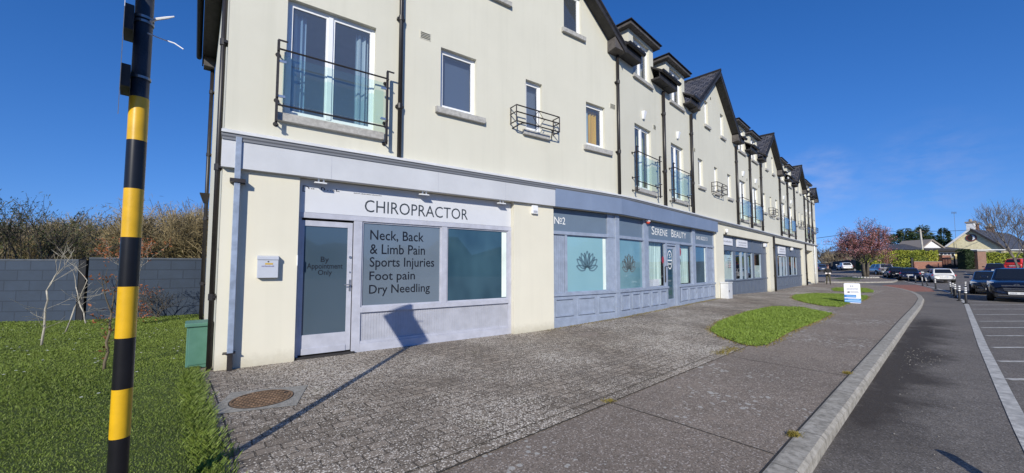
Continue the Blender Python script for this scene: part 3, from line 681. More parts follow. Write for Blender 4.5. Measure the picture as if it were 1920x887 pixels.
# floors and a partition inside, so that the windows look into rooms
q = MB(); n0 = -2.6
for F, a, b in ((FA, .2, SB), (FB, 0, BEND-.2)):
    q.face([F(a, n0-(0 if F is FB else .0), 0), F(b, n0, 0), F(b, n0, 9.2), F(a, n0, 9.2)])
    for z in (3.55, 6.75): q.face([F(a, n0, z), F(b, n0, z), F(b, -.31, z), F(a, -.31, z)])
q.face([FS(2.6, -.25, 0), FS(.3, -.25, 0), FS(.3, -.25, 9.2), FS(2.6, -.25, 9.2)])
q.build('inner_partition', M['interior'], TER)
q = MB(); [q.face([F(a, n0+.05, -.2), F(b, n0+.05, -.2), F(b, n0+.05, 3.54), F(a, n0+.05, 3.54)]) for F, a, b in ((FA, .2, SB), (FB, 0, 31.8))]; [q.face([F(a, n0, -.05), F(b, n0, -.05), F(b, -.31, -.05), F(a, -.31, -.05)]) for F, a, b in ((FA, .2, SB), (FB, 0, 31.8))]; q.build('inner_partition', M['shop_interior'], TER)
# ledge over the shops, following the bend
def ledge():
    prof = [(.0, 3.63), (.10, 3.63), (.12, 3.66), (.12, 3.70), (.145, 3.705), (.145, 3.745), (.0, 3.80)]
    st = [(FA(-.03, 0, 0), NA)]+[(FA(SB-1.2, 0, 0), NA)]
    for k in range(1, 6):
        t = k/6; a = FA(SB-1.2, 0, 0).lerp(PB, t); b = PB.lerp(FB(1.2, 0, 0), t); st.append((a.lerp(b, t), NA.lerp(NB, t).normalized()))
    st += [(FB(1.2, 0, 0), NB), (FB(BEND+.02, 0, 0), NB)]
    mb = MB(); ring = [[p+n*o+UP*z for o, z in prof] for p, n in st]
    for a, b in zip(ring, ring[1:]):
        for k in range(len(prof)-1): mb.face([a[k], a[k+1], b[k+1], b[k]][::-1], 1 if k in (1, 2) else 0)
    mb.face(ring[0][::-1]); mb.face(ring[-1]); mb.build('ledge', [M['ledge'], M['ledge_dark']], TER)
ledge()
# ================================================================== SHOPFRONTS
def text(body, F, s0, s1, z0, z1, o, m, parent=None, name='lettering', fit=True, thick=.003, bold=0):
    cu = bpy.data.curves.new(name, 'FONT'); cu.body = body; cu.size = 1; cu.extrude = 0; cu.offset = bold; cu.resolution_u = 3; cu.align_x = 'LEFT'
    ob = bpy.data.objects.new(name, cu); COL.objects.link(ob); dg = bpy.context.evaluated_depsgraph_get(); me = bpy.data.meshes.new_from_object(ob.evaluated_get(dg))
    vs = [tuple(v.co) for v in me.vertices]; fs = [list(p.vertices) for p in me.polygons]
    bpy.data.objects.remove(ob); bpy.data.curves.remove(cu); bpy.data.meshes.remove(me)
    xs = [v[0] for v in vs]; ys = [v[1] for v in vs]; x0, x1, y0, y1 = min(xs), max(xs), min(ys), max(ys)
    kz = (z1-z0)/(y1-y0); ks = (s1-s0)/(x1-x0) if s1 is not None else kz*.95
    mb = MB(); mb.v = [tuple(F(s0+(v[0]-x0)*ks, o, z0+(v[1]-y0)*kz)) for v in vs]; mb.f = fs; mb.m = [0]*len(fs); mb.uv = [None]*len(fs)
    return mb.build(name, m, parent)
def scrawl(F, s0, s1, z, h, o, m, parent, name='small_print', seed=1, mb=None):
    "a line of print too small to read"
    rnd = random.Random(seed); own = mb is None; mb = mb or MB(); s = s0
    while s < s1-h*.4:
        w = rnd.uniform(.35, .8)*h; k = rnd.uniform(.55, 1)
        mb.face([F(s, o, z), F(min(s+w, s1), o, z), F(min(s+w, s1), o, z+h*k), F(s, o, z+h*k)]); s += w+h*(.2 if rnd.random() > .2 else .35)
    return mb.build(name, m, parent) if own else mb
def part(name, m, parent=TER, bevel=0):
    class P_(MB):
        def done(s, par=None): return s.build(name, m, par or parent, bevel=bevel)
    return P_()
def pane(F, a, b, c, d, o, m, parent, name='pane'):
    q = MB(); q.face([F(a, o, c), F(b, o, c), F(b, o, d), F(a, o, d)]); return q.build(name, m, parent)
def seam(mb, F, s, z0, z1, o, w=.004): mb.box(F, s-w, s+w, o, o+.0015, z0, z1)
# ---------------------------------------------------------------- first shop
fb = MB(); fb.box(FA, -.02, 6.84, .002, .10, 3.165, 3.63); fas = fb.build('fascia_board', M['fascia_grey'], TER)
q = MB(); [seam(q, FA, s, 3.165, 3.63, .10, .003) for s in (1.55, 3.6, 5.3)]; q.build('board_joint', M['panel_grey'], fas)
q = MB(); q.box(FA, -.02, 6.84, .002, .12, 3.60, 3.632); q.build('drip_edge', M['ledge_dark'], fas)
# square blue-grey pipe at the corner pillar
q = MB(); q.box(FA, .155, .235, .05, .135, .27, 3.66); bp = q.build('rainwater_pipe', M['blue_pipe'], TER, bevel=.006)
q = MB(); q.box(FA, .10, .30, .002, .155, 2.93, 2.99); q.build('pipe_clip', M['rail'], bp); q = MB(); q.box(FA, .10, .26, .002, .14, .26, .275); q.build('pipe_clip', M['rail'], bp)
q = MB(); q.box(FA, .16, .23, .055, .13, -.1, .262); q.build('pipe_shoe', M['rail'], bp)
O = -.13
sf = part('shopfront_frame', M['frame_grey'], bevel=.004)
for a, b, c, d, o in ((1.07, 5.61, 2.47, 2.565, O+.02), (1.07, 1.13, 0, 2.47, O), (2.0, 2.15, 0, 2.47, O+.015), (3.79, 3.92, .835, 2.47, O+.01), (5.52, 5.61, 0, 2.47, O+.015), (2.15, 5.52, .735, .835, O+.03), (2.15, 5.52, -.05, .155, O+.02), (2.15, 5.52, .155, .20, O+.005)): sf.box(FA, a, b, O-.07, o, c, d)
sfo = sf.done()
pn = part('plinth_panel', M['panel_grey']); s = 2.152
while s < 5.5:
    e_ = min(s+.052, 5.52); pn.hexa([FA(s, O-.05, .20), FA(e_, O-.05, .20), FA(e_-.006, O-.022, .20), FA(s+.006, O-.022, .20)], [FA(s, O-.05, .735), FA(e_, O-.05, .735), FA(e_-.006, O-.022, .735), FA(s+.006, O-.022, .735)]); pn.box(FA, s, e_+.001, O-.06, O-.027, .2, .735); s += .052
pn.done()
w1 = MB()
for a, b in ((2.15, 3.79), (3.92, 5.52)):
    f = MB(); t = .028
    f.box(FA, a, b, O-.06, O-.012, .835, .835+t); f.box(FA, a, b, O-.06, O-.012, 2.47-t, 2.47); f.box(FA, a, a+t, O-.06, O-.012, .835+t, 2.47-t); f.box(FA, b-t, b, O-.06, O-.012, .835+t, 2.47-t)
    w = f.build('shop_window', M['frame_grey'], TER)
    pane(FA, a+t, b-t, .835+t, 2.47-t, O-.035, M['film_grey'] if a < 3 else M['film_dark'], w)
    if a < 3:
        for i, (tx, s1, z0, z1) in enumerate((('Neck, Back', 3.40, 2.095, 2.32), ('& Limb Pain', 3.43, 1.85, 2.045), ('Sports Injuries', 3.64, 1.54, 1.79), ('Foot pain', 3.22, 1.285, 1.51), ('Dry Needling', 3.55, 1.025, 1.25))):
            text(tx, FA, 2.31, s1, z0, z1, O-.032, M['letter_black'], w, bold=.006)
    else:
        pane(FA, 5.36, 5.49, .88, 2.43, O-.0345, M['mint'], w, 'film_edge')
door = MB(); a, b = 1.13, 2.0
door.box(FA, a, a+.05, O-.06, O-.02, .06, 2.43); door.box(FA, b-.10, b-.015, O-.06, O-.02, .06, 2.43); door.box(FA, a+.05, b-.10, O-.06, O-.02, 2.33, 2.43); door.box(FA, a+.05, b-.10, O-.06, O-.02, .06, .40); door.box(FA, a+.05, b-.10, O-.02, O-.005, .06, .17)
d = door.build('shop_door', M['frame_grey'], TER, bevel=.004)
pane(FA, a+.05, b-.10, .40, 2.33, O-.04, M['film_door'], d)
for tx, s0, s1, z0, z1 in (('By', 1.455, 1.59, 1.655, 1.785), ('Appointment', 1.235, 1.825, 1.535, 1.665), ('Only', 1.415, 1.645, 1.425, 1.545)): text(tx, FA, s0, s1, z0, z1, O-.037, M['letter_black'], d, bold=.004)
q = MB(); q.box(FA, 1.935, 1.965, O-.02, O-.008, 1.15, 1.36); q.tube([FA(1.95, O, 1.27), FA(1.95, O+.05, 1.27), FA(1.84, O+.055, 1.27)], .010, 8); q.build('handle', M['steel'], d)
q = MB(); q.lathe(FA(1.95, O-.02, 1.78), NA, [(0, .026), (.015, .024)], 14); q.lathe(FA(1.95, O-.02, 1.50), NA, [(0, .016), (.012, .014)], 12); q.build('lock', M['steel'], d)
q = MB(); q.box(FA, 1.07, 2.05, -.28, -.05, -.05, .035); q.build('threshold', M['black_board'], TER)
for s in (1.40, 3.33, 5.24):
    q = MB(); q.hexa([FA(s-.11, -.02, 3.085), FA(s+.11, -.02, 3.085), FA(s+.09, .075, 3.075), FA(s-.09, .075, 3.075)], [FA(s-.11, -.02, 3.115), FA(s+.11, -.02, 3.115), FA(s+.09, .075, 3.095), FA(s-.09, .075, 3.095)]); f = q.build('floodlight', M['white_pvc'], TER, bevel=.006)
    q = MB(); [q.box(FA, s+x-.012, s+x+.012, .0, .03, 3.115, 3.166) for x in (-.04, .04)]; q.build('lamp_bracket', M['white_pvc'], f)
# the sign over the shop: a thing of its own
SG = empty('shop_sign', FA(3.3, O, 2.57), 0, 'long white board reading CHIROPRACTOR above the frosted door and windows', 'sign')
q = MB(); q.box(FA, 1.075, 5.605, O-.05, O+.004, 2.568, 3.16); q.build('sign_board', M['sign_white'], SG)
q = MB(); q.box(FA, 1.17, 3.29, O+.0045, O+.009, 2.572, 2.99); q.box(FA, 3.294, 5.60, O+.0045, O+.009, 2.572, 2.99); q.build('sign_panel', M['sign_white'], SG)
text('CHIROPRACTOR', FA, 2.185, 4.42, 2.655, 2.895, O+.0105, M['letter_grey'], SG)
text('Dr. Ruth', FA, 1.125, 1.74, 2.93, 3.045, O+.0043, M['letter_black'], SG)
scrawl(FA, 1.98, 2.5, 2.992, .018, O+.0043, M['letter_black'], SG, 'lettering', 5)
# post box on the pillar
PBX = empty('post_box', FA(.65, 0, 1.42), 0, 'small white metal post box with a lock on the cream pillar left of the door', 'post box')
q = MB(); q.box(FA, .50, .79, .002, .095, 1.42, 1.74); q.build('box_body', M['white_paint'], PBX, bevel=.005)
q = MB(); q.hexa([FA(.495, .002, 1.725), FA(.795, .002, 1.725), FA(.795, .108, 1.715), FA(.495, .108, 1.715)], [FA(.495, .002, 1.785), FA(.795, .002, 1.785), FA(.795, .108, 1.765), FA(.495, .108, 1.765)]); q.build('lid', M['white_paint'], PBX, bevel=.004)
q = MB(); q.lathe(FA(.65, .094, 1.685), NA, [(0, .012), (.006, .011)], 12); q.build('lock', M['rail'], PBX)
q = MB(); q.box(FA, .605, .715, .0955, .097, 1.635, 1.662); q.build('name_label', M['amber'], PBX)
scrawl(FA, .56, .73, 1.60, .022, .0965, M['faint_ink'], PBX, seed=3)
def boxy(name, F, s, z, w, h, dpt, m, label, cat, lensm=None):
    q = MB(); q.box(F, s-w/2, s+w/2, .001, dpt, z-h/2, z+h/2); o = q.build(name, m, None, bevel=.01); return tag(o, label, cat)
AL = empty('alarm_box', FA(6.2, 0, 2.92), 0, 'white alarm box high on the pillar between the two nearest shops', 'alarm')
q = MB(); q.box(FA, 6.12, 6.30, .001, .07, 2.92, 3.13); q.build('box_body', M['white_pvc'], AL, bevel=.012)
q = MB(); q.box(FA, 6.15, 6.27, .07, .078, 2.95, 3.0); q.build('lamp', M['grey_ink'], AL)
q = MB(); q.box(FA, 1.062, 1.074, .0, .02, 1.62, 1.80); q.build('bell_push', M['white_pvc'], TER)
# ---------------------------------------------------------------- the salon, over the bend
for F, a, b in ((FA, 6.842, SB+.008), (FB, -.008, 8.5)):
    q = MB(); q.box(F, a, b, .002, .10, 3.165, 3.63); f = q.build('fascia_board', M['salon_fascia'], TER)
    q = MB(); [seam(q, F, s, 3.165, 3.63, .10, .003) for s in ((8.15,) if F is FA else (1.9, 3.9, 5.9, 7.4))]; q.build('board_joint', M['salon_frame'], f)
O2 = -.10
fr = part('shopfront_frame', M['salon_frame'], bevel=.004)
bx = lambda F, a, b, c, d, o: fr.box(F, a, b, O2-.07, O2+o, c, d)
for a, b, c, d, o in ((6.865, SB, 2.46, 2.55, .03), (7.34, 7.42, .87, 2.46, .01), (9.02, SB-.12, .87, 3.16, .015), (6.865, SB, .83, .90, .06)): bx(FA, a, b, c, d, o)
fr.hexa([FA(SB-.12, O2-.02, -.1), FB(.12, O2-.02, -.1), FB(.10, O2+.05, -.1), FA(SB-.10, O2+.05, -.1)], [FA(SB-.12, O2-.02, 3.16), FB(.12, O2-.02, 3.16), FB(.10, O2+.05, 3.16), FA(SB-.10, O2+.05, 3.16)])
for a, b, c, d, o in ((.12, 8.46, 2.46, 2.55, .03), (1.68, 2.0, .87, 3.16, .045), (3.36, 3.5, .0, 2.46, .02), (4.28, 4.62, .0, 2.46, .02), (5.86, 6.16, .87, 3.16, .045), (7.5, 7.62, .87, 2.46, .02), (.12, 3.5, .83, .90, .06), (4.5, 8.46, .83, .90, .06), (8.36, 8.46, .87, 3.16, .015), (3.5, 4.28, 2.38, 2.46, .0)): bx(FB, a, b, c, d, o)
fr.done()
pl = part('plinth', M['salon_frame']); 
def panels(F, a, b, n, zt=.83, zb=-.1, m=.09):
    pl.box(F, a, b, O2-.06, O2+.02, zb, zt); pl.box(F, a, b, O2+.02, O2+.045, zb, .22); w = (b-a)/n
    for k in range(n):
        x0, x1, z0, z1 = a+k*w+m, a+(k+1)*w-m, .30, zt-.07; t = .022
        for q in ((x0, x1, z0, z0+t), (x0, x1, z1-t, z1), (x0, x0+t, z0+t, z1-t), (x1-t, x1, z0+t, z1-t)): pl.box(F, q[0], q[1], O2+.02, O2+.060, q[2], q[3])
panels(FA, 6.87, SB-.1, 3); panels(FB, .1, 3.38, 5); panels(FB, 4.55, 8.44, 5); pl.done()
sl = part('slatted_panel', M['salon_frame']); s = 6.87
while s < 7.32: sl.box(FA, s, s+.058, O2-.05, O2-.02, .90, 2.46); s += .066
sl.box(FA, 6.87, 7.34, O2-.06, O2-.05, .9, 2.46); sl.done()
ep = part('end_panel', M['salon_frame']); ep.box(FB, 7.62, 8.36, O2-.05, O2-.03, .9, 2.46)
for z in (1.45, 2.0): ep.box(FB, 7.62, 8.36, O2-.03, O2-.012, z, z+.03)
ep.done()
def shopwin(F, a, b, c, d, o, m, edge=None, fm='salon_frame', t=.03):
    f = MB(); f.box(F, a, b, o-.03, o+.02, c, c+t); f.box(F, a, b, o-.03, o+.02, d-t, d); f.box(F, a, a+t, o-.03, o+.02, c+t, d-t); f.box(F, b-t, b, o-.03, o+.02, c+t, d-t); w = f.build('shop_window', M[fm], TER)
    pane(F, a+t, b-t, c+t, d-t, o, m, w)
    return w
wa = shopwin(FA, 7.42, 9.02, .90, 2.46, O2-.04, M['film_teal']); wb = shopwin(FB, .12, 1.68, .90, 2.46, O2-.04, M['film_teal2'])
pane(FA, 8.86, 8.985, .94, 2.42, O2-.039, M['mint'], wa, 'film_edge')
wc = shopwin(FB, 2.0, 3.36, .90, 2.46, O2-.04, M['shop_glass']); wd = shopwin(FB, 4.62, 5.86, .90, 2.46, O2-.04, M['shop_glass']); we = shopwin(FB, 6.16, 7.5, .90, 2.46, O2-.04, M['film_dark'])
pane(FB, 7.36, 7.47, .94, 2.42, O2-.039, M['mint'], we, 'film_edge')
for w, a, b in ((wc, 2.05, 3.30), (wd, 4.66, 5.82)):
    q = MB(); n = 60; P = [(FB(lerp(a, b, i/n), O2-.16-.03*math.sin(i*1.6), .95), FB(lerp(a, b, i/n), O2-.16-.03*math.sin(i*1.6), 2.44)) for i in range(n+1)]
    for u, v in zip(P, P[1:]): q.face([u[0], v[0], v[1], u[1]])
    q.build('curtain', M['curtain_mint'], w, smooth=True)
q = MB(); q.box(FB, 2.06, 3.05, O2-.10, O2-.09, .92, 1.16); q.build('white_notice', M['board_white'], wc)
def disc(F, s, z, r, o, m, parent, name, ry=None):
    q = MB(); q.face([F(s+r*math.cos(k*math.pi/12), o, z+(ry or r)*math.sin(k*math.pi/12)) for k in range(24)]); return q.build(name, m, parent)
M['red_card'] = mat('dark red card', (.33, .03, .05), .5)
disc(FB, 3.24, 1.85, .09, O2-.037, M['red_card'], wc, 'round_sticker', .13); disc(FB, 4.75, 2.18, .12, O2-.037, M['red_card'], wd, 'round_sticker', .17)
disc(FB, 4.75, 1.80, .06, O2-.037, M['letter_grey'], wd, 'round_sticker', .14)
def lotus(F, c, zb, w, h, o, m, parent):
    q = MB()
    def rib(pts, t):
        L_ = []
        for i, p in enumerate(pts):
            a = Vector(pts[max(i-1, 0)]); b = Vector(pts[min(i+1, len(pts)-1)]); d = (b-a).normalized(); n = Vector((-d.y, d.x)); p = Vector(p)
            L_.append((p-n*t/2, p+n*t/2))
        for a, b in zip(L_, L_[1:]): q.face([F(c+v.x, o, zb+v.y) for v in (a[0], b[0], b[1], a[1])])
    def petal(ang, ln, wd, t=.036, base=.08):
        ca, sa = math.cos(ang), math.sin(ang)
        for sg in (1, -1):
            pts = []
            for k in range(13):
                u = k/12; x = base+ln*u; y = sg*wd*math.sin(math.pi*min(1, u**.85))*.5
                pts.append((x*ca-y*sa, x*sa+y*ca))
            rib(pts, t*(w/.8))
    for dg, ln, wd in ((90, h*.86, w*.20), (64, h*.84, w*.19), (116, h*.84, w*.19), (38, h*.80, w*.2), (142, h*.80, w*.2), (16, w*.42, w*.17), (164, w*.42, w*.17), (78, h*.78, w*.1), (102, h*.78, w*.1), (51, h*.76, w*.1), (129, h*.76, w*.1)): petal(R(dg), ln, wd)
    return q.build('lotus_emblem', m, parent)
lotus(FA, 8.22, 1.50, .84, .54, O2-.037, M['lotus'], wa); lotus(FB, .80, 1.46, .84, .54, O2-.037, M['lotus2'], wb)
# salon door
dd = MB(); a, b = 3.52, 4.26
dd.box(FB, a, a+.09, O2-.10, O2-.05, .06, 2.37); dd.box(FB, b-.09, b, O2-.10, O2-.05, .06, 2.37); dd.box(FB, a+.09, b-.09, O2-.10, O2-.05, 2.26, 2.37); dd.box(FB, a+.09, b-.09, O2-.10, O2-.05, .06, .42)
d = dd.build('shop_door', M['salon_frame'], TER, bevel=.004); pane(FB, a+.09, b-.09, .42, 2.26, O2-.07, M['film_dark'], d)
q = MB()
for r0, r1 in ((.205, .235),):
    for k in range(32):
        t0, t1 = k*math.pi/16, (k+1)*math.pi/16
        q.face([FB(3.89+r*math.cos(t)*.92, O2-.068, 1.86+r*1.5*math.sin(t)) for r, t in ((r0, t0), (r1, t0), (r1, t1), (r0, t1))])
q.box(FB, 3.69, 4.09, O2-.069, O2-.068, 1.82, 1.86); q.build('oval_emblem', M['letter_white'], d)
text('S', FB, 3.82, 3.96, 1.93, 2.08, O2-.067, M['letter_white'], d); scrawl(FB, 3.76, 4.02, 1.68, .09, O2-.067, M['letter_white'], d, 'lettering', 9)
q = MB(); q.tube([FB(3.56, O2-.05, 1.62), FB(3.56, O2+.02, 1.62), FB(3.30, O2+.03, 1.62)], .012, 8); q.tube([FB(3.34, O2+.0, 1.05), FB(3.34, O2+.0, 1.6)], .02, 8); q.build('handle', M['rail'], d)
# salon signs, each panel a thing
def sign_panel(F, a, b, z0, z1, o, m, label, name='shop_sign'):
    e = empty(name, F((a+b)/2, o, z0), 0, label, 'sign'); q = MB(); q.box(F, a, b, o-.03, o, z0, z1); q.build('sign_board', m, e); return e
e = sign_panel(FA, 6.87, 9.0, 2.555, 3.15, O2-.02, M['salon_sign'], 'slate blue sign panel with the white number No2 at its left end')
text('N', FA, 6.99, 7.16, 2.74, 2.93, O2-.017, M['letter_white'], e); text('o', FA, 7.175, 7.26, 2.80, 2.91, O2-.017, M['letter_white'], e); text('2', FA, 7.275, 7.38, 2.74, 2.93, O2-.017, M['letter_white'], e)
q = MB(); q.box(FA, 7.175, 7.26, O2-.018, O2-.017, 2.755, 2.77); q.build('underline', M['letter_white'], e)
sign_panel(FB, .12, 1.68, 2.555, 3.15, O2-.02, M['salon_sign'], 'blank slate blue panel over the second lotus window, left of the red alarm lamp', 'transom_panel')['category'] = 'panel'
e = sign_panel(FB, 2.0, 5.86, 2.555, 3.15, O2-.02, M['salon_sign'], 'wide slate blue sign panel with large white capitals over the curtained windows')
for tx, s0, s1, z1 in (('S', 2.36, 2.58, 3.0), ('ERENE', 2.63, 3.62, 2.945), ('B', 3.98, 4.19, 3.0), ('EAUTY', 4.24, 5.36, 2.945)): text(tx, FB, s0, s1, 2.715, z1, O2-.017, M['letter_white'], e)
e = sign_panel(FB, 6.16, 8.36, 2.555, 3.15, O2-.02, M['salon_sign'], 'small slate blue sign panel with a faint white telephone number')
text('045 822213', FB, 6.45, 7.75, 2.75, 2.90, O2-.017, M['letter_white'], e)
RL = empty('alarm_lamp', FB(1.85, 0, 3.04), 0, 'small red alarm lamp under the blue grey fascia', 'alarm')
q = MB(); q.box(FB, 1.78, 1.92, -.04, .06, 3.10, 3.16); q.build('lamp_base', M['white_pvc'], RL); q = MB(); q.lathe(FB(1.85, .01, 3.10), (0, 0, -1), [(0, .06), (.05, .06), (.08, .03)], 12); q.build('lens', M['red_lamp'], RL, smooth=True)
# ---------------------------------------------------------------- the two far shops
def far_shop(a, b, wins, cols, doors, zp=.90):
    o = -.20; f = part('shopfront_frame', M['shop_frame'])
    f.box(FB, a, b, o-.08, o+.0, 2.46, 3.16); f.box(FB, a, b, o-.08, o+.04, 2.42, 2.50); f.box(FB, a, b, o-.08, o+.06, zp-.04, zp+.03)
    for x0, x1 in cols: f.box(FB, x0, x1, o-.08, o+.02, -.1, 3.16)
    f.done()
    xs = sorted([x for w in wins for x in w[:2]]+[x for d in doors for x in d])
    for x in xs: e = part('shopfront_mullion', M['shop_edge']); e.box(FB, x-.045, x+.045, o-.08, o-.005, zp, 2.44); e.done()
    p = part('plinth', M['shop_frame']); p.box(FB, a, b, o-.07, o+.01, -.1, zp-.04)
    n = int((b-a)/.75); w = (b-a)/n
    for k in range(n):
        p.box(FB, a+k*w+.12, a+(k+1)*w-.12, o+.005, o+.03, .22, zp-.12)
    for k in range(n):
        for x in (a+k*w+.12, a+(k+1)*w-.12): p.box(FB, x-.02, x+.02, o+.008, o+.036, .22, zp-.12)
    p.done()
    for x0, x1, mm in wins:
        w = MB(); t = .03; c, d = zp+.03, 2.42
        w.box(FB, x0, x1, o-.06, o-.01, c, c+t); w.box(FB, x0, x1, o-.06, o-.01, d-t, d); w = w.build('shop_window', M['shop_edge'], TER)
        pane(FB, x0, x1, c+t, d-t, o-.04, M['shop_glass'], w)
        if mm == 'poster':
            pane(FB, x0+.05, x1-.04, c+t+.01, d-.22, o-.045, M['mint'], w, 'poster')
            for k in range(6): scrawl(FB, x0+1.15, x1-.15, 2.0-.09*k, .04, o-.043, M['shop_sign'], w, seed=k)
        elif mm == 'low': pane(FB, x0+.05, x1-.05, c+t+.01, c+.75, o-.045, M['mint'], w, 'poster')
        elif mm == 'blue': pane(FB, x0+.1, x0+.5, c+.3, d-.25, o-.045, M['curtain_blue'], w, 'poster')
        elif mm == 'goods':
            q = MB(); rnd = random.Random(int(x0*10))
            for k in range(9):
                s = rnd.uniform(x0+.1, x1-.15); z = c+rnd.choice((.02, .02, .5, .9)); q.box(FB, s, s+rnd.uniform(.08, .2), o-.5, o-.35, z, z+rnd.uniform(.15, .45))
            q.build('goods', M[rnd.choice(('shop_sign', 'salon_sign', 'film_teal2'))], w)
    for x0, x1 in doors:
        w = MB(); w.box(FB, x0, x0+.1, o-.06, o, .05, 2.42); w.box(FB, x1-.1, x1, o-.06, o, .05, 2.42); w.box(FB, x0+.1, x1-.1, o-.06, o, .05, .35); w = w.build('shop_door', M['shop_edge'], TER); pane(FB, x0+.1, x1-.1, .35, 2.4, o-.04, M['film_dark'], w)
        q = MB(); q.tube([FB(x1-.06, o+.04, 1.0), FB(x1-.06, o+.04, 1.4)], .015, 8); q.build('handle', M['steel'], w)
far_shop(9.56, 18.54, [(9.78, 11.62, 'poster'), (12.05, 13.05, 'goods'), (14.3, 15.25, 'blue'), (15.68, 17.2, 'low')], [(11.66, 11.98), (14.02, 14.22), (15.3, 15.6), (17.35, 18.5)], [(13.15, 13.95)])
far_shop(19.96, 30.69, [(20.0, 21.0, 'goods'), (21.75, 22.65, 'goods'), (24.15, 24.85, 'goods'), (25.6, 26.9, 'goods'), (27.6, 28.7, '')], [(21.15, 21.6), (24.9, 25.4), (28.9, 30.6)], [(23.0, 23.9)])
def board(F, a, b, z0, z1, label, rows, seed, o=-.15):
    e = empty('shop_sign', F((a+b)/2, o, z0), 0, label, 'sign'); q = MB(); q.box(F, a, b, o-.05, o, z0, z1); q.build('sign_board', M['board_white'], e)
    for k, (x0, x1, z, h) in enumerate(rows): scrawl(F, a+x0*(b-a), a+x1*(b-a), z0+z*(z1-z0), h*(z1-z0), o+.002, M['grey_ink'], e, seed=seed+k)
board(FB, 9.6, 11.5, 2.68, 3.02, 'white board with one grey line of print over the pale green poster window', [(.05, .92, .38, .3)], 11)
board(FB, 12.3, 14.2, 2.66, 3.05, 'white board with two lines of print, right of the single line one, over the door', [(.12, .9, .52, .25), (.12, .9, .2, .18)], 21)
board(FB, 20.0, 20.95, 2.45, 2.80, 'smallest white board, beside the dark downpipe between the two far shops', [(.1, .9, .35, .3)], 31)
board(FB, 22.0, 24.3, 2.53, 3.05, 'tall white board with a logo and print over the farthest shop door', [(.2, .8, .55, .25), (.1, .9, .25, .18)], 41)
q = MB(); q.box(FB, 22.0, 24.3, -.19, -.15, 2.37, 2.43); q.build('white_strip', M['board_white'], TER)
for s, z, lab in ((9.85, 3.34, 'round white wall lamp on the cream band at the end of the blue grey fascia'), ):
    e = empty('wall_lamp', FB(s, 0, z), 0, lab, 'lamp'); q = MB(); q.lathe(FB(s, .06, z-.12), (0, 0, 1), [(0, .03), (.04, .065), (.16, .07), (.2, .04)], 14); q.build('globe', M['white_pvc'], e, smooth=True); q = MB(); q.box(FB, s-.03, s+.03, 0, .06, z-.2, z-.1); q.build('bracket', M['rail'], e)
for s, z, lab in ((17.9, 2.95, 'white security camera under the cream band at the right end of the third shop'), (26.3, 2.98, 'white alarm box on the dark panel of the farthest shop')):
    e = empty('security_camera' if s < 20 else 'alarm_box', FB(s, -.15, z), 0, lab, 'camera' if s < 20 else 'alarm'); q = MB(); q.box(FB, s-.2, s+.2, -.16, -.02, z-.1, z+.12); q.build('housing', M['white_pvc'], e, bevel=.02); q = MB(); q.box(FB, s-.08, s+.08, -.02, -.01, z-.06, z+.0); q.build('front_plate', M['grey_ink'], e)
# utility cabinet by the third shop and the green one at the near corner
UC = empty('utility_cabinet', FB(9.25, .3, .15), 0, 'pale grey metal utility cabinet against the cream pillar left of the third shop', 'cabinet')
q = MB(); q.box(FB, 8.83, 9.48, .02, .33, .05, .86); q.build('cabinet_body', M['ledge'], UC, bevel=.01); q = MB(); q.box(FB, 8.80, 9.51, .01, .36, .86, .90); q.build('cabinet_lid', M['ledge'], UC, bevel=.01)
q = MB(); q.box(FB, 8.87, 9.44, .33, .345, .12, .82); dr = q.build('cabinet_door', M['fascia_grey'], UC, bevel=.004); q = MB(); q.box(FB, 8.92, 8.96, .345, .36, .45, .55); q.build('handle', M['rail'], dr)
M['green'] = mat('faded green cabinet paint', (.075, .19, .135), .5, var=.2, vscale=5, col2=(.10, .23, .17))
GC = empty('green_cabinet', FS(.9, .25, 0), 0, 'faded green electricity cabinet standing in the grass against the corner of the terrace', 'cabinet')
q = MB(); q.box(FS, .50, .92, .03, .34, -.02, .64); q.build('cabinet_body', M['green'], GC, bevel=.008)
q = MB(); q.box(FS, .47, .95, .015, .365, .64, .70); q.build('cabinet_lid', M['green'], GC, bevel=.012)
q = MB(); q.box(FS, .488, .4995, .06, .31, .04, .60); q.build('cabinet_door', M['green'], GC, bevel=.004)
# ================================================================== STREET OBJECTS
SUN_AZ, SUN_EL = R(4.0), R(26.5)
# ---- striped pole
M['yellow'] = mat('yellow sleeve', (.70, .41, .014), .33, var=.14, vscale=7, bump=.05, bscale=15); M['black_sleeve'] = mat('black sleeve', (.011, .011, .013), .30, spec=.4, var=.2, vscale=9)
M['pole_grey'] = mat('grey painted steel pole', (.040, .046, .058), .5, var=.35, vscale=10, bump=.2, bscale=60); M['galv'] = mat('galvanised clip', (.30, .31, .32), .4, metal=.8)
px, py = -2.44, 2.42
SP = empty('striped_pole', (px, py, 0), 0, 'tall pole with black and yellow bands standing at the edge of the lawn in front', 'pole')
q = MB(); q.tube([(px, py, -.3), (px, py, 3.50)], .0455, 28); q.build('steel_pole', M['pole_grey'], SP, smooth=True)
zs = [('b', 0, .555), ('y', .555, .885), ('b', .885, 1.185), ('y', 1.185, 1.485), ('b', 1.485, 1.785), ('y', 1.785, 2.085), ('b', 2.085, 2.385), ('y', 2.385, 2.665)]
def pz(y): return 1.6-(y-500.3)*0
from_px = None
# heights of the band edges, measured on the pole
ed = [0.0, .62, .945, 1.20, 1.49, 1.79, 2.09, 2.385, 2.64]
ed = [0.0, .545, .842, 1.155, 1.475, 1.788, 2.10, 2.415, 2.70]
for k in range(8):
    z0, z1 = ed[k], ed[k+1]; q = MB(); q.tube([(px, py, z0), (px, py, z1)], .0485, 28, cap=False); q.build('band', M['yellow'] if k % 2 else M['black_sleeve'], SP, smooth=True)
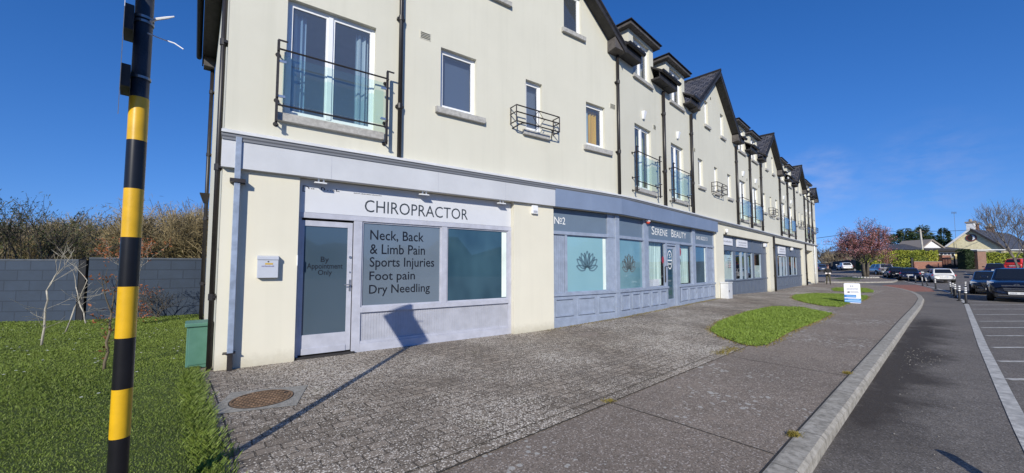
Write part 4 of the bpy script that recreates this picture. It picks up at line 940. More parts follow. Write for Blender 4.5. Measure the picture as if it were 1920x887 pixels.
# sign plate, seen edge on, with channels and clips
vd = Vector((px, py, 0)).normalized(); fn = Vector((-vd.y, vd.x, 0))
FP = Frame(Vector((px, py, 0)), vd, fn)       # outward = to the left
pc = FP(0, .092, 0); d2 = Vector((pc.x, pc.y, 0)).normalized(); FQ = Frame(pc, d2, Vector((-d2.y, d2.x, 0)))
q = MB(); dm = [(0, 2.57), (.50, 3.04), (0, 3.52), (-.50, 3.04)]; q.hexa([FQ(a, -.0015, z) for a, z in dm], [FQ(a, .0015, z) for a, z in dm]); pl = q.build('sign_plate', M['fascia_grey'], SP)
q = MB(); q.box(FP, -.10, .10, .046, .090, 2.73, 2.87); q.build('channel', M['rail'], SP); q = MB(); q.box(FP, -.10, .10, .046, .090, 3.10, 3.26); q.build('channel', M['rail'], SP)
for z in (2.825, 3.20, 3.23):
    q = MB(); q.lathe((px, py, z), (0, 0, 1), [(0, .046), (0, .051), (.016, .051), (.016, .046)], 24); q.box(FP, -.02, .02, .045, .075, z-.006, z+.022); q.build('band_clip', M['galv'], SP)
q = MB(); q.tube([(px+.04, py, 3.22), (px+.10, py-.02, 3.225), (px+.17, py-.02, 3.235), (px+.21, py-.01, 3.25)], [.008, .009, .008, .004], 6); q.build('cable_tie', M['white_pvc'], SP)
q = MB(); q.tube([(px+.05, py-.02, 3.13), (px+.14, py-.03, 3.09), (px+.24, py-.03, 3.055), (px+.30, py-.03, 3.015)], [.0042, .004, .004, .0035], 6); q.build('cable_tie', M['white_pvc'], SP)
# ---- manhole
M['rust'] = mat('rusty cast iron', (.27, .17, .10), .75, metal=.25, var=.5, vscale=9, bump=.5, bscale=40); M['rust_low'] = mat('dark lid below the tread', (.07, .05, .033), .9)  # lid is darker below the tread than on top
mc = Vector((-3.02, 4.68, .006)); mrot = R(20)
MH = empty('manhole_cover', mc, 0, 'round rusty manhole cover set in a pale concrete square in the paving', 'manhole')
FM = Frame(mc, Vector((math.cos(mrot), math.sin(mrot), 0)), Vector((-math.sin(mrot), math.cos(mrot), 0)))
q = MB(); n = 40; sq = []
for k in range(n):
    a = 2*math.pi*k/n; c, s = math.cos(a), math.sin(a); m_ = max(abs(c), abs(s)); sq.append(((c/m_)*.43, (s/m_)*.40))
for k in range(n):
    a, b = 2*math.pi*k/n, 2*math.pi*(k+1)/n; u, v = sq[k], sq[(k+1) % n]
    q.face([FM(.335*math.cos(a), .335*math.sin(a), .006), FM(u[0], u[1], .004), FM(v[0], v[1], .004), FM(.335*math.cos(b), .335*math.sin(b), .006)])
M['mh_conc'] = mat('pale mortar surround', (.30, .285, .25), .95, var=.3, vscale=14, bump=.6, bscale=60); q.build('surround', M['mh_conc'], MH)
q = MB(); q.lathe(FM(0, 0, .001), UP, [(0, .325), (.004, .325)], 48); lid = q.build('lid', M['rust_low'], MH)
q = MB()
for i in range(-8, 9):
    for j in range(-8, 9):
        x, y = i*.038, j*.038
        if x*x+y*y < .295**2:
            a = R(45) if (i+j) % 2 else R(-45); c, s = math.cos(a), math.sin(a)
            P = [(x+dx*c-dy*s, y+dx*s+dy*c) for dx, dy in ((-.018, -.008), (.018, -.008), (.018, .008), (-.018, .008))]
            q.hexa([FM(u, v, .005) for u, v in P], [FM(u, v, .010) for u, v in P])
for k in range(48):
    a, b = 2*math.pi*k/48, 2*math.pi*(k+1)/48
    q.face([FM(.302*math.cos(a), .302*math.sin(a), .010), FM(.324*math.cos(a), .324*math.sin(a), .010), FM(.324*math.cos(b), .324*math.sin(b), .010), FM(.302*math.cos(b), .302*math.sin(b), .010)])
q.build('tread', M['rust'], lid)
q = MB(); q.box(FM, .20, .25, .13, .16, .0101, .0115); q.build('lifting_hole', M['dark_hole'], lid)
# ---- pavement board
M['board_blue'] = mat('blue board print', (.035, .19, .52), .4); M['board_pale'] = mat('pale blue print', (.30, .52, .78), .4); M['board_face'] = mat('white board face', (.80, .80, .84), .4)
ab = Vector((15.05, 16.85, T(15, 16.8)+.01)); fa = R(-38)
FBd = Frame(ab, Vector((math.cos(fa), math.sin(fa), 0)), Vector((math.sin(fa), -math.cos(fa), 0)))
AB = empty('pavement_sign', ab, 0, 'white and blue advertising board with a black arrow beside the second grass verge', 'sign')
def rrect(F, w, h, r, o, z0, n=6, tilt=.0):
    P = []
    for cx, cz, a0 in ((w-r, z0+r, -90), (w-r, z0+h-r, 0), (-w+r, z0+h-r, 90), (-w+r, z0+r, 180)):
        for k in range(n+1):
            a = R(a0+90*k/n); x, z = cx+r*math.cos(a), cz+r*math.sin(a); P.append(F(x, o-tilt*z, z))
    return P
for sg in (1, -1):
    q = MB(); f = rrect(FBd, .27, .86, .05, .16 if sg > 0 else -.16, .0, tilt=.15*sg); b = rrect(FBd, .27, .86, .05, .14 if sg > 0 else -.14, .0, tilt=.15*sg); q.hexa(b, f); face = q.build('board_face', M['board_face'], AB)
    if sg > 0:
        tf = lambda x0, x1, z0, z1, oo=.164: [FBd(x, oo-.15*z, z) for x, z in ((x0, z0), (x1, z0), (x1, z1), (x0, z1))]
        q = MB(); q.face(tf(-.268, .268, .03, .20)); q.face(tf(-.268, .12, .245, .36)); q.build('blue_print', M['board_blue'], face)
        q = MB(); q.face(tf(-.268, .268, .07, .125, .166)); q.face(tf(-.2, .1, .285, .315, .166)); q.face(tf(-.15, .22, .16, .185, .166)); q.build('pale_print', M['board_pale'], face)
        q = MB(); q.face([FBd(x, .166-.15*z, z) for x, z in ((-.20, .475), (-.09, .435), (-.09, .515))]); q.build('arrow', M['letter_black'], face)
        for k, (x0, x1, z, h) in enumerate(((-.06, .2, .49, .03), (-.06, .22, .45, .03), (-.18, .2, .62, .035), (-.18, .2, .57, .03), (-.06, .06, .70, .07))):
            q = MB(); rnd = random.Random(k); x = x0
            while x < x1: w = rnd.uniform(.5, 1)*h; q.face(tf(x, min(x+w, x1), z, z+h, .166)); x += w+h*.35
            q.build('small_print', M['grey_ink'], face)
q = MB(); q.tube([FBd(-.24, 0, .83), FBd(.24, 0, .83)], .03, 8); q.build('top_hinge', M['board_face'], AB)
# ---- bollards
M['rubber'] = mat('black rubber', (.014, .014, .015), .55, var=.2, vscale=20); M['reflect'] = mat('white reflective band', (.80, .81, .82), .4)
def make_bollard():
    e = empty('bollard', (0, 0, 0)); q = MB(); q.lathe((0, 0, 0), UP, [(0, .10), (.03, .10), (.05, .045), (.70, .042), (.745, .040), (.77, .028), (.775, .0)], 14); q.build('post', M['rubber'], e, smooth=True)
    for z in (.50, .60, .70):
        q = MB(); q.lathe((0, 0, z), UP, [(0, .046), (.055, .046)], 14); q.build('reflective_band', M['reflect'], e)
    return e
BP = [(20.9, 17.55, 0, 0, 'nearest upright bollard, at the end of the white line before the dark four by four'),
      (22.3, 19.0, 2, 0, 'second black bollard, partly hidden behind the nearest one'),
      (24.1, 20.7, -3, 2, 'third black bollard left of the pair by the dark four by four'),
      (28.6, 24.0, 1, 0, 'black bollard rising behind the third one, right of the white hatchback'),
      (25.9, 22.3, -5, 0, 'black bollard leaning slightly left in front of the white hatchback bumper'),
      (27.6, 23.9, -14, 6, 'strongly leaning black bollard against the bumper of the white hatchback'),
      (28.9, 23.7, -8, 0, 'leaning bollard right beside the dark car behind the four by four'),
      (32.3, 29.0, -2, 0, 'bollard at the left rear corner of the white hatchback'),
      (36.5, 33.4, -12, 0, 'dull leaning bollard left of the white hatchback'),
      (36.6, 33.9, -2, 0, 'bollard between the white hatchback and the dark blue car'),
      (41.2, 38.8, -1, 0, 'bollard in front of the dark blue car'),
      (43.3, 41.5, -2, 0, 'bollard in front of the black saloon'),
      (48.0, 47.0, -3, 0, 'bollard between the black saloon and the silver estate'),
      (54.8, 55.8, -2, 0, 'bollard at the far end of the silver estate'),
      (55.2, 61.1, 0, 0, 'small distant bollard left of the blossom tree trunk'), (56.8, 61.5, 2, 0, 'small distant bollard just left of the trunk of the blossom tree'), (56.6, 59.6, 0, 0, 'small distant bollard right of the blossom tree trunk'),
      (65.5, 79.5, 0, 0, 'tiny far bollard beside the person at the corner of the terrace'), (70, 84, 3, 0, 'farthest tiny bollard behind the person at the corner'),
      (3.50, 2.27, 30, 0, 'unseen bent over bollard added to cast the shadow on the road at the bottom right')]  # last one stands out of view, added to throw a shadow into the frame
b0 = make_bollard()
for i, (x, y, lx, ly, lab) in enumerate(BP):
    o = b0 if i == 0 else copy_tree(b0)
    o.location = (x, y, T(x, y)-.1); o.rotation_euler = (R(ly), R(lx), 0); tag(o, lab, 'bollard', 'black bollards with white bands along the white line')
# ================================================================== VEGETATION
def rvec(rnd): 
    while True:
        v = Vector((rnd.uniform(-1, 1), rnd.uniform(-1, 1), rnd.uniform(-1, 1)))
        if .05 < v.length < 1: return v.normalized()
def grow(rnd, mb, p, d, ln, r, depth, spread=.5, up=.1, kids=(2, 4), n=5, tips=None, shrink=.72, wob=.12, minr=.004, segs=3):
    pts = [p]; rad = [r]; q = Vector(p); dd = Vector(d)
    for k in range(segs):
        dd = (dd+rvec(rnd)*wob+UP*up*.3).normalized(); q = q+dd*ln/segs; pts.append(Vector(q)); rad.append(max(minr, lerp(r, r*.62, (k+1)/segs)))
    if depth == 0: rad[-1] = minr*.6
    mb.tube(pts, rad, n if depth > 1 else 3, cap=False)
    if tips is not None and depth <= 1: tips.extend([(p_, dd) for p_ in pts[1:]])
    if depth == 0: return
    for k in range(rnd.randint(*kids)):
        t = rnd.uniform(.35, 1); i = min(segs-1, int(t*segs)); pp = pts[i].lerp(pts[i+1], t*segs-i)
        nd = (dd+rvec(rnd)*spread*1.6+UP*up).normalized()
        grow(rnd, mb, pp, nd, ln*rnd.uniform(.55, .9)*shrink/.72, max(minr, rad[i]*rnd.uniform(.45, .65)), depth-1, spread, up, kids, n, tips, shrink, wob, minr, segs)
    grow(rnd, mb, pts[-1], (dd+rvec(rnd)*.25).normalized(), ln*shrink, max(minr, rad[-1]), depth-1, spread, up, kids, n, tips, shrink, wob, minr, segs)
def leaves(rnd, mb, pts, n, size, spread, flat=False, asp=.6, down=0):
    for _ in range(n):
        p, d = pts[rnd.randrange(len(pts))]; c = p+rvec(rnd)*spread*rnd.random(); a = rvec(rnd); b = a.cross(rvec(rnd)).normalized(); s = size*rnd.uniform(.6, 1.3)
        if down: a = (a-UP*down).normalized()
        mb.face([c-a*s-b*s*asp*.2, c+b*s*asp*.5, c+a*s, c-b*s*asp*.5], 0)
def leafmat(name, c1, c2, sc=1.2, rough=.6, tr=.0):
    m = mat(name, c1, rough, var=.5, vscale=sc, col2=c2, spec=.3, detail=5); return m
M['bark_grey'] = mat('pale grey bark', (.42, .39, .33), .9, var=.4, vscale=8); M['bark_brown'] = mat('brown grey bark', (.10, .085, .065), .9, var=.4, vscale=6); M['twig'] = mat('thin brown twigs', (.17, .135, .085), .9, var=.4, vscale=1.5)
M['twig_grey'] = mat('grey twigs', (.155, .135, .115), .9, var=.4, vscale=2)
# saplings on the lawn
def sapling(x, y, h, seed, label, bark, forks=2, leaf=None, lean=(0, 0), nl=0, r=.022, cat='tree', depth=2):
    e = empty('sapling', (x, y, T(x, y)), 0, label, cat); rnd = random.Random(seed); tr = br = MB(); tips = []
    b = Vector((x, y, T(x, y)-.03)); pts = [b]; n = 6
    for k in range(1, n+1): pts.append(b+Vector((lean[0]*k/n+rnd.uniform(-.02, .02), lean[1]*k/n+rnd.uniform(-.02, .02), h*.62*k/n)))
    tr.tube(pts, [lerp(r, r*.6, k/n) for k in range(n+1)], 7)
    for k in range(forks):
        grow(rnd, br, pts[-1], (UP+rvec(rnd)*.55), h*.24, r*.5, depth, .5, .25, (1, 2), 5, tips, .7, .18, .0035)
    for k in range(22 if nl > 1000 else 7):
        p = pts[rnd.randint(1 if nl > 1000 else 2, 5)]; v = rvec(rnd); v.z = abs(v.z)*.5+.1; grow(rnd, br, p, v.normalized(), h*rnd.uniform(.08, .2), r*.25, 1, .6, .1, (1, 3), 4, tips, .7, .2, .003)
    tr.build('trunk', bark, e, smooth=True)
    if leaf:
        lf = MB(); leaves(rnd, lf, tips, nl, .028, .14, asp=1.0); lf.build('leaves', leaf, e)
    return e
M['rust_leaf'] = leafmat('dry rust brown leaves', (.34, .12, .045), (.20, .065, .025), 3)
sapling(-9.5, 7.75, 1.85, 11, 'pale barked sapling forking into two bare limbs, leftmost on the lawn', M['bark_grey'], 2, r=.021, lean=(.05, 0))
sapling(-10.8, 9.25, 2.1, 12, 'thin bare sapling leaning right, in front of the block wall', M['bark_grey'], 1, lean=(.45, 0), r=.016)
sapling(-11.9, 10.7, 1.7, 13, 'short thin bare sapling just in front of the dark wall pier', M['bark_grey'], 1, lean=(-.35, 0), r=.02)
sapling(-6.3, 5.95, 1.45, 14, 'brown barked sapling with a few dry leaves left of the striped pole', M['twig'], 2, M['rust_leaf'], nl=90, r=.022, lean=(-.05, .1))
sapling(-10.3, 10.4, 2.0, 15, 'beech sapling holding many dry rust brown leaves behind the striped pole', M['bark_grey'], 5, M['rust_leaf'], nl=2000, r=.018, depth=3)
def shrub():
    x, y = -11.1, 11.95; e = empty('shrub', (x, y, 0), 0, 'small dark leafless shrub at the foot of the wall beside the terrace', 'shrub'); rnd = random.Random(5); mb = MB(); tips = []
    for k in range(7): grow(rnd, mb, Vector((x+rnd.uniform(-.1, .1), y+rnd.uniform(-.1, .1), 0)), (UP+rvec(rnd)*.8).normalized(), .42, .014, 3, .55, .15, (1, 3), 4, tips, .75, .2, .003)
    mb.build('branches', M['bark_brown'], e); lf = MB(); leaves(rnd, lf, tips, 160, .022, .06, asp=1); lf.build('leaves', leafmat('dark shrub leaves', (.035, .032, .025), (.02, .02, .015)), e)
shrub()
# ---- block wall behind the lawn
def m_block():
    m, nt, b = newmat('slate blue painted blockwork'); L = nt.links.new
    uv = N(nt, 'ShaderNodeTexCoord').outputs['UV']; br = N(nt, 'ShaderNodeTexBrick'); br.offset = .5; L(uv, br.inputs['Vector'])
    br.inputs['Scale'].default_value = 1; br.inputs['Brick Width'].default_value = .62; br.inputs['Row Height'].default_value = .30; br.inputs['Mortar Size'].default_value = .011
    br.inputs['Color1'].default_value = (.036, .054, .085, 1); br.inputs['Color2'].default_value = (.041, .061, .095, 1); br.inputs['Mortar'].default_value = (.025, .037, .058, 1)
    c = mixc(nt, ramp(nt, noise(nt, uv, 2.2, 6, .65), [(.35, 0.), (.7, 1.)]).outputs[0], (.022, .032, .048), br.outputs['Color']); c = mixc(nt, .4, br.outputs['Color'], c)
    c = mixc(nt, math_(nt, 'MULTIPLY', ramp(nt, noise(nt, uv, 26, 4, .7), [(.60, 0.), (.72, 1.)]).outputs[0], .4), c, (.022, .030, .044))
    L(c, b.inputs['Base Color']); b.inputs['Roughness'].default_value = .85; bump(nt, b, math_(nt, 'ADD', math_(nt, 'MULTIPLY', br.outputs['Fac'], -1.), math_(nt, 'MULTIPLY', noise(nt, uv, 40, 4), .5)), .6, .012); return m
M['block'] = m_block(); M['coping'] = mat('wall coping', (.085, .10, .125), .85, var=.3, vscale=5)
BW = empty('block_wall', (-12.9, 11.5, 0), 0, 'slate blue painted block wall at the back of the lawn', 'wall')
def bwall(p, q_, h, th=.22):
    p = Vector((*p, 0)); q_ = Vector((*q_, 0)); d = (q_-p); ln = d.length; d.normalize(); F = Frame(p, d, Vector((d.y, -d.x, 0)))
    mb = MB(); mb.face([F(0, 0, -.4), F(ln, 0, -.4), F(ln, 0, h), F(0, 0, h)], 0, [(0, -.4), (ln, -.4), (ln, h), (0, h)]); mb.face([F(ln, -th, -.4), F(0, -th, -.4), F(0, -th, h), F(ln, -th, h)], 0, [(0, -.4), (ln, -.4), (ln, h), (0, h)])
    mb.build('wall_panel', M['block'], BW); c = MB(); c.box(F, 0, ln, -th-.015, .015, h, h+.045); c.build('coping', M['coping'], BW)
bwall((-12.95, 11.52), (-27, 9.3), 1.78); bwall((-9.6, 13.6), (-12.8, 11.55), 1.84)
M['pier'] = mat('black wall pier', (.012, .013, .016), .7, var=.4, vscale=6)  # pier is one near-black tone all over
q = MB(); FPi = Frame(Vector((-12.86, 11.42, 0)), Vector((1, .05, 0)).normalized(), Vector((.05, -1, 0)).normalized()); q.box(FPi, -.13, .13, -.2, .10, -.3, 1.80); q.build('pier', M['pier'], BW)
# ---- thicket of bare trees and the evergreen beyond the wall
def bare_mesh(seed, stems, h, depth, spread, up, kids, r, m, rad=.8, n=5, minr=.008, fuzz=0):
    rnd = random.Random(seed); mb = MB(); tips = [] if fuzz else None
    for k in range(stems):
        a = rnd.uniform(0, 6.28); d = Vector((math.cos(a)*rad, math.sin(a)*rad, 1.5)).normalized()
        grow(rnd, mb, Vector((math.cos(a)*.2, math.sin(a)*.2, -.1)), d, h*.36, r, depth, spread, up, kids, n, tips, .72, .16, minr)
    if fuzz: leaves(rnd, mb, tips, int(fuzz*1.6), .13, .50, asp=.13)
    return mb
def bare(name, pos, seeds, label, cat, group=None, m=None, trunk=None, **k):
    e = empty(name, pos, 0, label, cat, group); mb = bare_mesh(m=None, **k); mb.v = [(v[0]+pos[0], v[1]+pos[1], v[2]+pos[2]) for v in mb.v]; mb.build('branches', m, e); return e
th = []
M['thicket'] = mat('olive brown twigs', (.34, .26, .135), .95, var=.55, vscale=.8, col2=(.19, .155, .075)); M['thicket2'] = mat('grey brown twigs', (.32, .265, .185), .95, var=.5, vscale=.8)
for j, (sd, mm) in enumerate(((1, 'thicket'), (2, 'thicket'), (3, 'thicket2'))):
    e = bare('bare_tree', (0, 0, 0), None, 'bare brown tree in the thicket behind the slate blue wall', 'tree', 'bare trees in the thicket behind the block wall', M[mm], seed=sd, stems=7, h=4.9, depth=4, spread=.62, up=.22, kids=(3, 4), r=.06, minr=.010, fuzz=5200)
    th.append(e)
rt = random.Random(4); spots = []
for k in range(26):
    x = lerp(-38, -12.5, (k % 13)/12)+rt.uniform(-.8, .8); y = 23+rt.uniform(-3.5, 3.5)-.12*(x+25)+(4 if k >= 13 else 0); spots.append((x, y))
for k, (x, y) in enumerate(spots):
    o = th[k] if k < 3 else copy_tree(th[k % 3]); s = rt.uniform(.85, 1.1)*(1.0 if y < 24 else 1.12)
    o.location = (x, y, 0); o.rotation_euler = (0, 0, rt.uniform(0, 6)); o.scale = (s, s, s*rt.uniform(.9, 1.05))
# undergrowth that fills the thicket down at the wall
def mass(name, x0, x1, y0, y1, h, n, size, m, seed, label=None, kind='stuff', asp=.5, hf=None):
    rnd = random.Random(seed); mb = MB()
    for _ in range(n):
        x = rnd.uniform(x0, x1); y = rnd.uniform(y0, y1); hh = h*(hf(x) if hf else 1); z = hh*rnd.random()**.8; c = Vector((x, y, z)); a = rvec(rnd); b = a.cross(rvec(rnd)).normalized(); s = size*rnd.uniform(.5, 1.4)
        mb.face([c-a*s, c+b*s*asp*.5, c+a*s, c-b*s*asp*.5])
    return tag(mb.build(name, m), label, None, None, kind)
mass('undergrowth', -40, -11, 18.5, 27, 2.9, 26000, .15, leafmat('brown olive undergrowth', (.24, .195, .085), (.12, .105, .045), .6), 3, asp=.18)
def evergreen(pos, R_, H_, seed, label, n=9000, size=.075, m=None, name='evergreen_tree', droop=.3, cat='tree'):
    e = empty(name, pos, 0, label, cat); rnd = random.Random(seed); tr = MB(); tips = []; P = Vector(pos)
    for k in range(16):
        a = rnd.uniform(0, 6.28); d = Vector((math.cos(a)*.9, math.sin(a)*.9, rnd.uniform(.4, 1.5))).normalized()
        grow(rnd, tr, P+UP*H_*.1, d, H_*.31, .05, 3, .55, .10, (2, 3), 4, tips, .74, .18, .008)
    tr.build('trunk', M['bark_brown'], e); lf = MB(); leaves(rnd, lf, tips, n, size, .22, asp=.35, down=droop); lf.build('crown', m, e); return e
M['ever'] = leafmat('dark olive evergreen leaves', (.075, .090, .030), (.028, .040, .014), .9)
evergreen((-20.0, 15.4, 0), 3, 5.6, 21, 'dark evergreen tree with drooping sprays behind the block wall at the left', m=M['ever'])
# ---- blossom tree
M['blossom'] = leafmat('pink blossom', (.68, .38, .40), (.42, .18, .20), 2.5); M['purple_leaf'] = leafmat('dark red brown leaves', (.27, .085, .06), (.11, .04, .035), 1.5)
def blossom():
    x, y = 45.9, 49.3; z = T(x, y); e = empty('blossom_tree', (x, y, z), 0, 'pink flowering tree with dark red leaves on the island in the road', 'tree'); rnd = random.Random(8); tr = MB(); br = MB(); tips = []
    for k in range(4):
        a = k*1.57+.4; b = Vector((x+.13*math.cos(a), y+.13*math.sin(a), z-.1)); t = b+Vector((.22*math.cos(a), .22*math.sin(a), 2.0)); tr.tube([b, b.lerp(t, .5)+rvec(rnd)*.05, t], [.21, .16, .12], 8)
        grow(rnd, br, t, Vector((math.cos(a)*.75, math.sin(a)*.75, 1)).normalized(), 1.8, .09, 4, .6, .12, (2, 3), 5, tips, .72, .15, .012)
        grow(rnd, br, t, Vector((math.cos(a+.8)*1.2, math.sin(a+.8)*1.2, .6)).normalized(), 1.5, .07, 4, .6, .10, (2, 3), 5, tips, .72, .15, .012)
    grow(rnd, br, Vector((x, y, z+2.1)), UP, 1.9, .1, 4, .55, .15, (3, 4), 5, tips, .75, .12, .012)
    tr.build('trunk', M['bark_brown'], e, smooth=True); br.build('branches', M['bark_brown'], e)
    tips = [t for t in tips if t[0].z > z+1.75]
    lf = MB(); leaves(rnd, lf, tips, 9000, .055, .42, asp=1.1); lf.build('flowers', M['blossom'], e)
    l2 = MB(); leaves(rnd, l2, tips, 15000, .065, .45, asp=.9); l2.build('leaves', M['purple_leaf'], e)
    q = MB(); rr = random.Random(2)
    for k in range(26):
        a = k/26*6.283; c = Vector((x+1.15*math.cos(a), y+1.15*math.sin(a), z+.06)); s = rr.uniform(.13, .2); q.hexa([c+Vector(v)*s for v in ((-1, -.7, -.6), (1, -.7, -.6), (1, .7, -.6), (-1, .7, -.6))], [c+Vector(v)*s*.75 for v in ((-1, -.7, .6), (1, -.7, .6), (1, .7, .6), (-1, .7, .6))])
    tag(q.build('stone_ring', M['concrete_sill']), 'ring of pale stones round the foot of the blossom tree', 'edging')
blossom()
# ---- trees on the right and far away
big = bare('bare_tree', (62.2, 46.5, T(62, 46.5)), None, 'large bare grey tree at the right edge in front of the bungalow roof', 'tree', None, M['twig_grey'], seed=33, stems=2, h=8.8, depth=5, spread=.50, up=.34, kids=(2, 3), r=.14, rad=.22, minr=.011)
for k, (x, y, h, sd, lab) in enumerate(((82, 104, 8.5, 41, 'tallest bare tree far beyond the road just right of the terrace'), (90, 106, 6.0, 42, 'low brown bare tree far beyond the road, between the terrace and the blossom tree'), (98, 108, 6.5, 43, 'far brown bare tree half hidden behind the blossom tree'), (77, 108, 6.2, 44, 'low brown bare tree far off touching the end of the terrace'))):
    bare('bare_tree', (x, y, T(x, y)), None, lab, 'tree', None, M['thicket2'] if k else M['twig_grey'], seed=sd, stems=6, h=h, depth=4, spread=.65, up=.2, kids=(3, 4), r=.12, rad=.7, minr=.03)
M['conifer'] = leafmat('dark conifer green', (.035, .065, .022), (.012, .026, .010), .35); M['conifer2'] = leafmat('olive conifer green', (.085, .095, .022), (.03, .045, .012), .35)
def conifer(x, y, h, r, seed, label, m, n=3600, size=.26, flat=.0):
    z = T(x, y); e = empty('conifer', (x, y, z), 0, label, 'tree'); rnd = random.Random(seed); tr = MB(); tr.tube([(x, y, z-.2), (x, y, z+h*.9)], [h*.025, .03], 6); tr.build('trunk', M['bark_brown'], e)
    lf = MB(); lob = [(rnd.uniform(0, 6.28), rnd.uniform(.05, .95), rnd.uniform(.7, 1.15)) for _ in range(46)]
    for _ in range(n):
        a0, t0, k = lob[rnd.randrange(46)]; t = clamp(t0+rnd.gauss(0, .05), 0, 1); a = a0+rnd.gauss(0, .35); rr = r*k*(flat+(1-flat)*(1-t))**.8*rnd.uniform(.45, 1)+.05
        c = Vector((x+rr*math.cos(a), y+rr*math.sin(a), z+h*(.06+.94*t)-.12*rr)); u = (Vector((math.cos(a), math.sin(a), -.35))+rvec(rnd)*.6).normalized(); v = u.cross(rvec(rnd)).normalized(); s = size*rnd.uniform(.5, 1.3)
        lf.face([c-u*s, c+v*s*.3, c+u*s, c-v*s*.3])
    lf.build('crown', m, e)
conifer(84.6, 82, 6.6, 3.3, 51, 'broad dark evergreen behind the clipped hedge, just right of the blossom tree', M['conifer'], flat=.75, n=5000); conifer(88.6, 85, 7.9, 2.6, 52, 'olive green conifer rising behind the broad dark evergreen', M['conifer2'], flat=.35)
conifer(93.6, 86, 8.6, 3.0, 53, 'tallest olive green conifer right behind the concrete pole', M['conifer2'], flat=.3); conifer(104, 91, 8.0, 2.3, 54, 'dark pointed conifer between the low house and the bungalow chimney', M['conifer'], flat=.25); conifer(89.5, 80, 5.6, 2.6, 55, 'low dark conifer between the broad evergreen and the concrete pole', M['conifer'], flat=.6)
# ================================================================== ACROSS THE ROAD
M['brick'] = None
def m_brick(name, c1, c2, mort=(.30, .27, .23)):
    m, nt, b = newmat(name); L = nt.links.new; v = N(nt, 'ShaderNodeTexCoord').outputs['UV']
    br = N(nt, 'ShaderNodeTexBrick'); br.offset = .5; L(v, br.inputs['Vector']); br.inputs['Scale'].default_value = 1; br.inputs['Brick Width'].default_value = .225; br.inputs['Row Height'].default_value = .075; br.inputs['Mortar Size'].default_value = .010
    br.inputs['Color1'].default_value = (*c1, 1); br.inputs['Color2'].default_value = (*c2, 1); br.inputs['Mortar'].default_value = (*mort, 1)
    c = mixc(nt, ramp(nt, noise(nt, v, 1.5, 5), [(.35, 0.), (.7, .4)]).outputs[0], br.outputs['Color'], tuple(x*.6 for x in c1)); L(c, b.inputs['Base Color']); b.inputs['Roughness'].default_value = .9; return m
M['brick'] = m_brick('red brick', (.36, .12, .07), (.27, .085, .05)); M['brick2'] = m_brick('brown brick', (.30, .14, .085), (.22, .095, .06))
def uvbox(mb, F, a0, a1, o0, o1, z0, z1, m=0):
    C = lambda a, o, z: F(a, o, z)
    mb.face([C(a0, o1, z0), C(a1, o1, z0), C(a1, o1, z1), C(a0, o1, z1)], m, [(a0, z0), (a1, z0), (a1, z1), (a0, z1)]); mb.face([C(a1, o0, z0), C(a0, o0, z0), C(a0, o0, z1), C(a1, o0, z1)], m, [(a1, z0), (a0, z0), (a0, z1), (a1, z1)])
    for a in (a0, a1): mb.face([C(a, o0, z0), C(a, o1, z0), C(a, o1, z1), C(a, o0, z1)], m, [(o0, z0), (o1, z0), (o1, z1), (o0, z1)])
    mb.face([C(a0, o0, z1), C(a0, o1, z1), C(a1, o1, z1), C(a1, o0, z1)], m, [(a0, o0), (a0, o1), (a1, o1), (a1, o0)])
FX = lambda x, y: Frame(Vector((x, y, 0)), Vector((1, 0, 0)), Vector((0, -1, 0)))
# brick garden wall with end pier
GW = empty('garden_wall', (63, 61, T(63, 61)), 0, 'low red brick garden wall under the clipped hedge across the road', 'wall')
F1 = FX(0, 61); q = MB(); uvbox(q, F1, 64.7, 69.2, -.22, 0, .3, 2.42); q.build('brickwork', M['brick'], GW); q = MB(); q.box(F1, 64.7, 69.2, -.26, .04, 2.42, 2.5); q.build('coping', M['brick2'], GW)
q = MB(); uvbox(q, F1, 69.2, 70.6, -.6, .1, .3, 3.45); q.build('pier', M['brick'], GW); q = MB(); q.box(F1, 69.15, 70.65, -.64, .14, 3.45, 3.55); q.build('pier_cap', M['concrete_sill'], GW)
M['dark_wall'] = mat('dark shaded wall', (.045, .045, .05), .9, var=.4, vscale=1)  # near stretch: shade on the brick wall put into its dark colour
LW = empty('roadside_wall', (58, 63, .6), 0, 'long dark low roadside wall behind the parked cars and the blossom tree', 'wall')
def lwall(pts, h):
    for a, b in zip(pts, pts[1:]):
        p = Vector((*a, 0)); d = Vector((*b, 0))-p; ln = d.length; d.normalize(); F = Frame(p, d, Vector((d.y, -d.x, 0))); q = MB(); z0, z1 = T(*a), T(*b)
        q.hexa([F(0, -.2, z0-.6), F(ln, -.2, z1-.6), F(ln, .1, z1-.6), F(0, .1, z0-.6)], [F(0, -.2, z0+h), F(ln, -.2, z1+h), F(ln, .1, z1+h), F(0, .1, z0+h)]); q.build('wall_panel', M['dark_wall'], LW)
lwall([(64.7, 61.2), (66, 74), (73, 86), (86, 100), (70, 112), (52, 118)], 1.75)
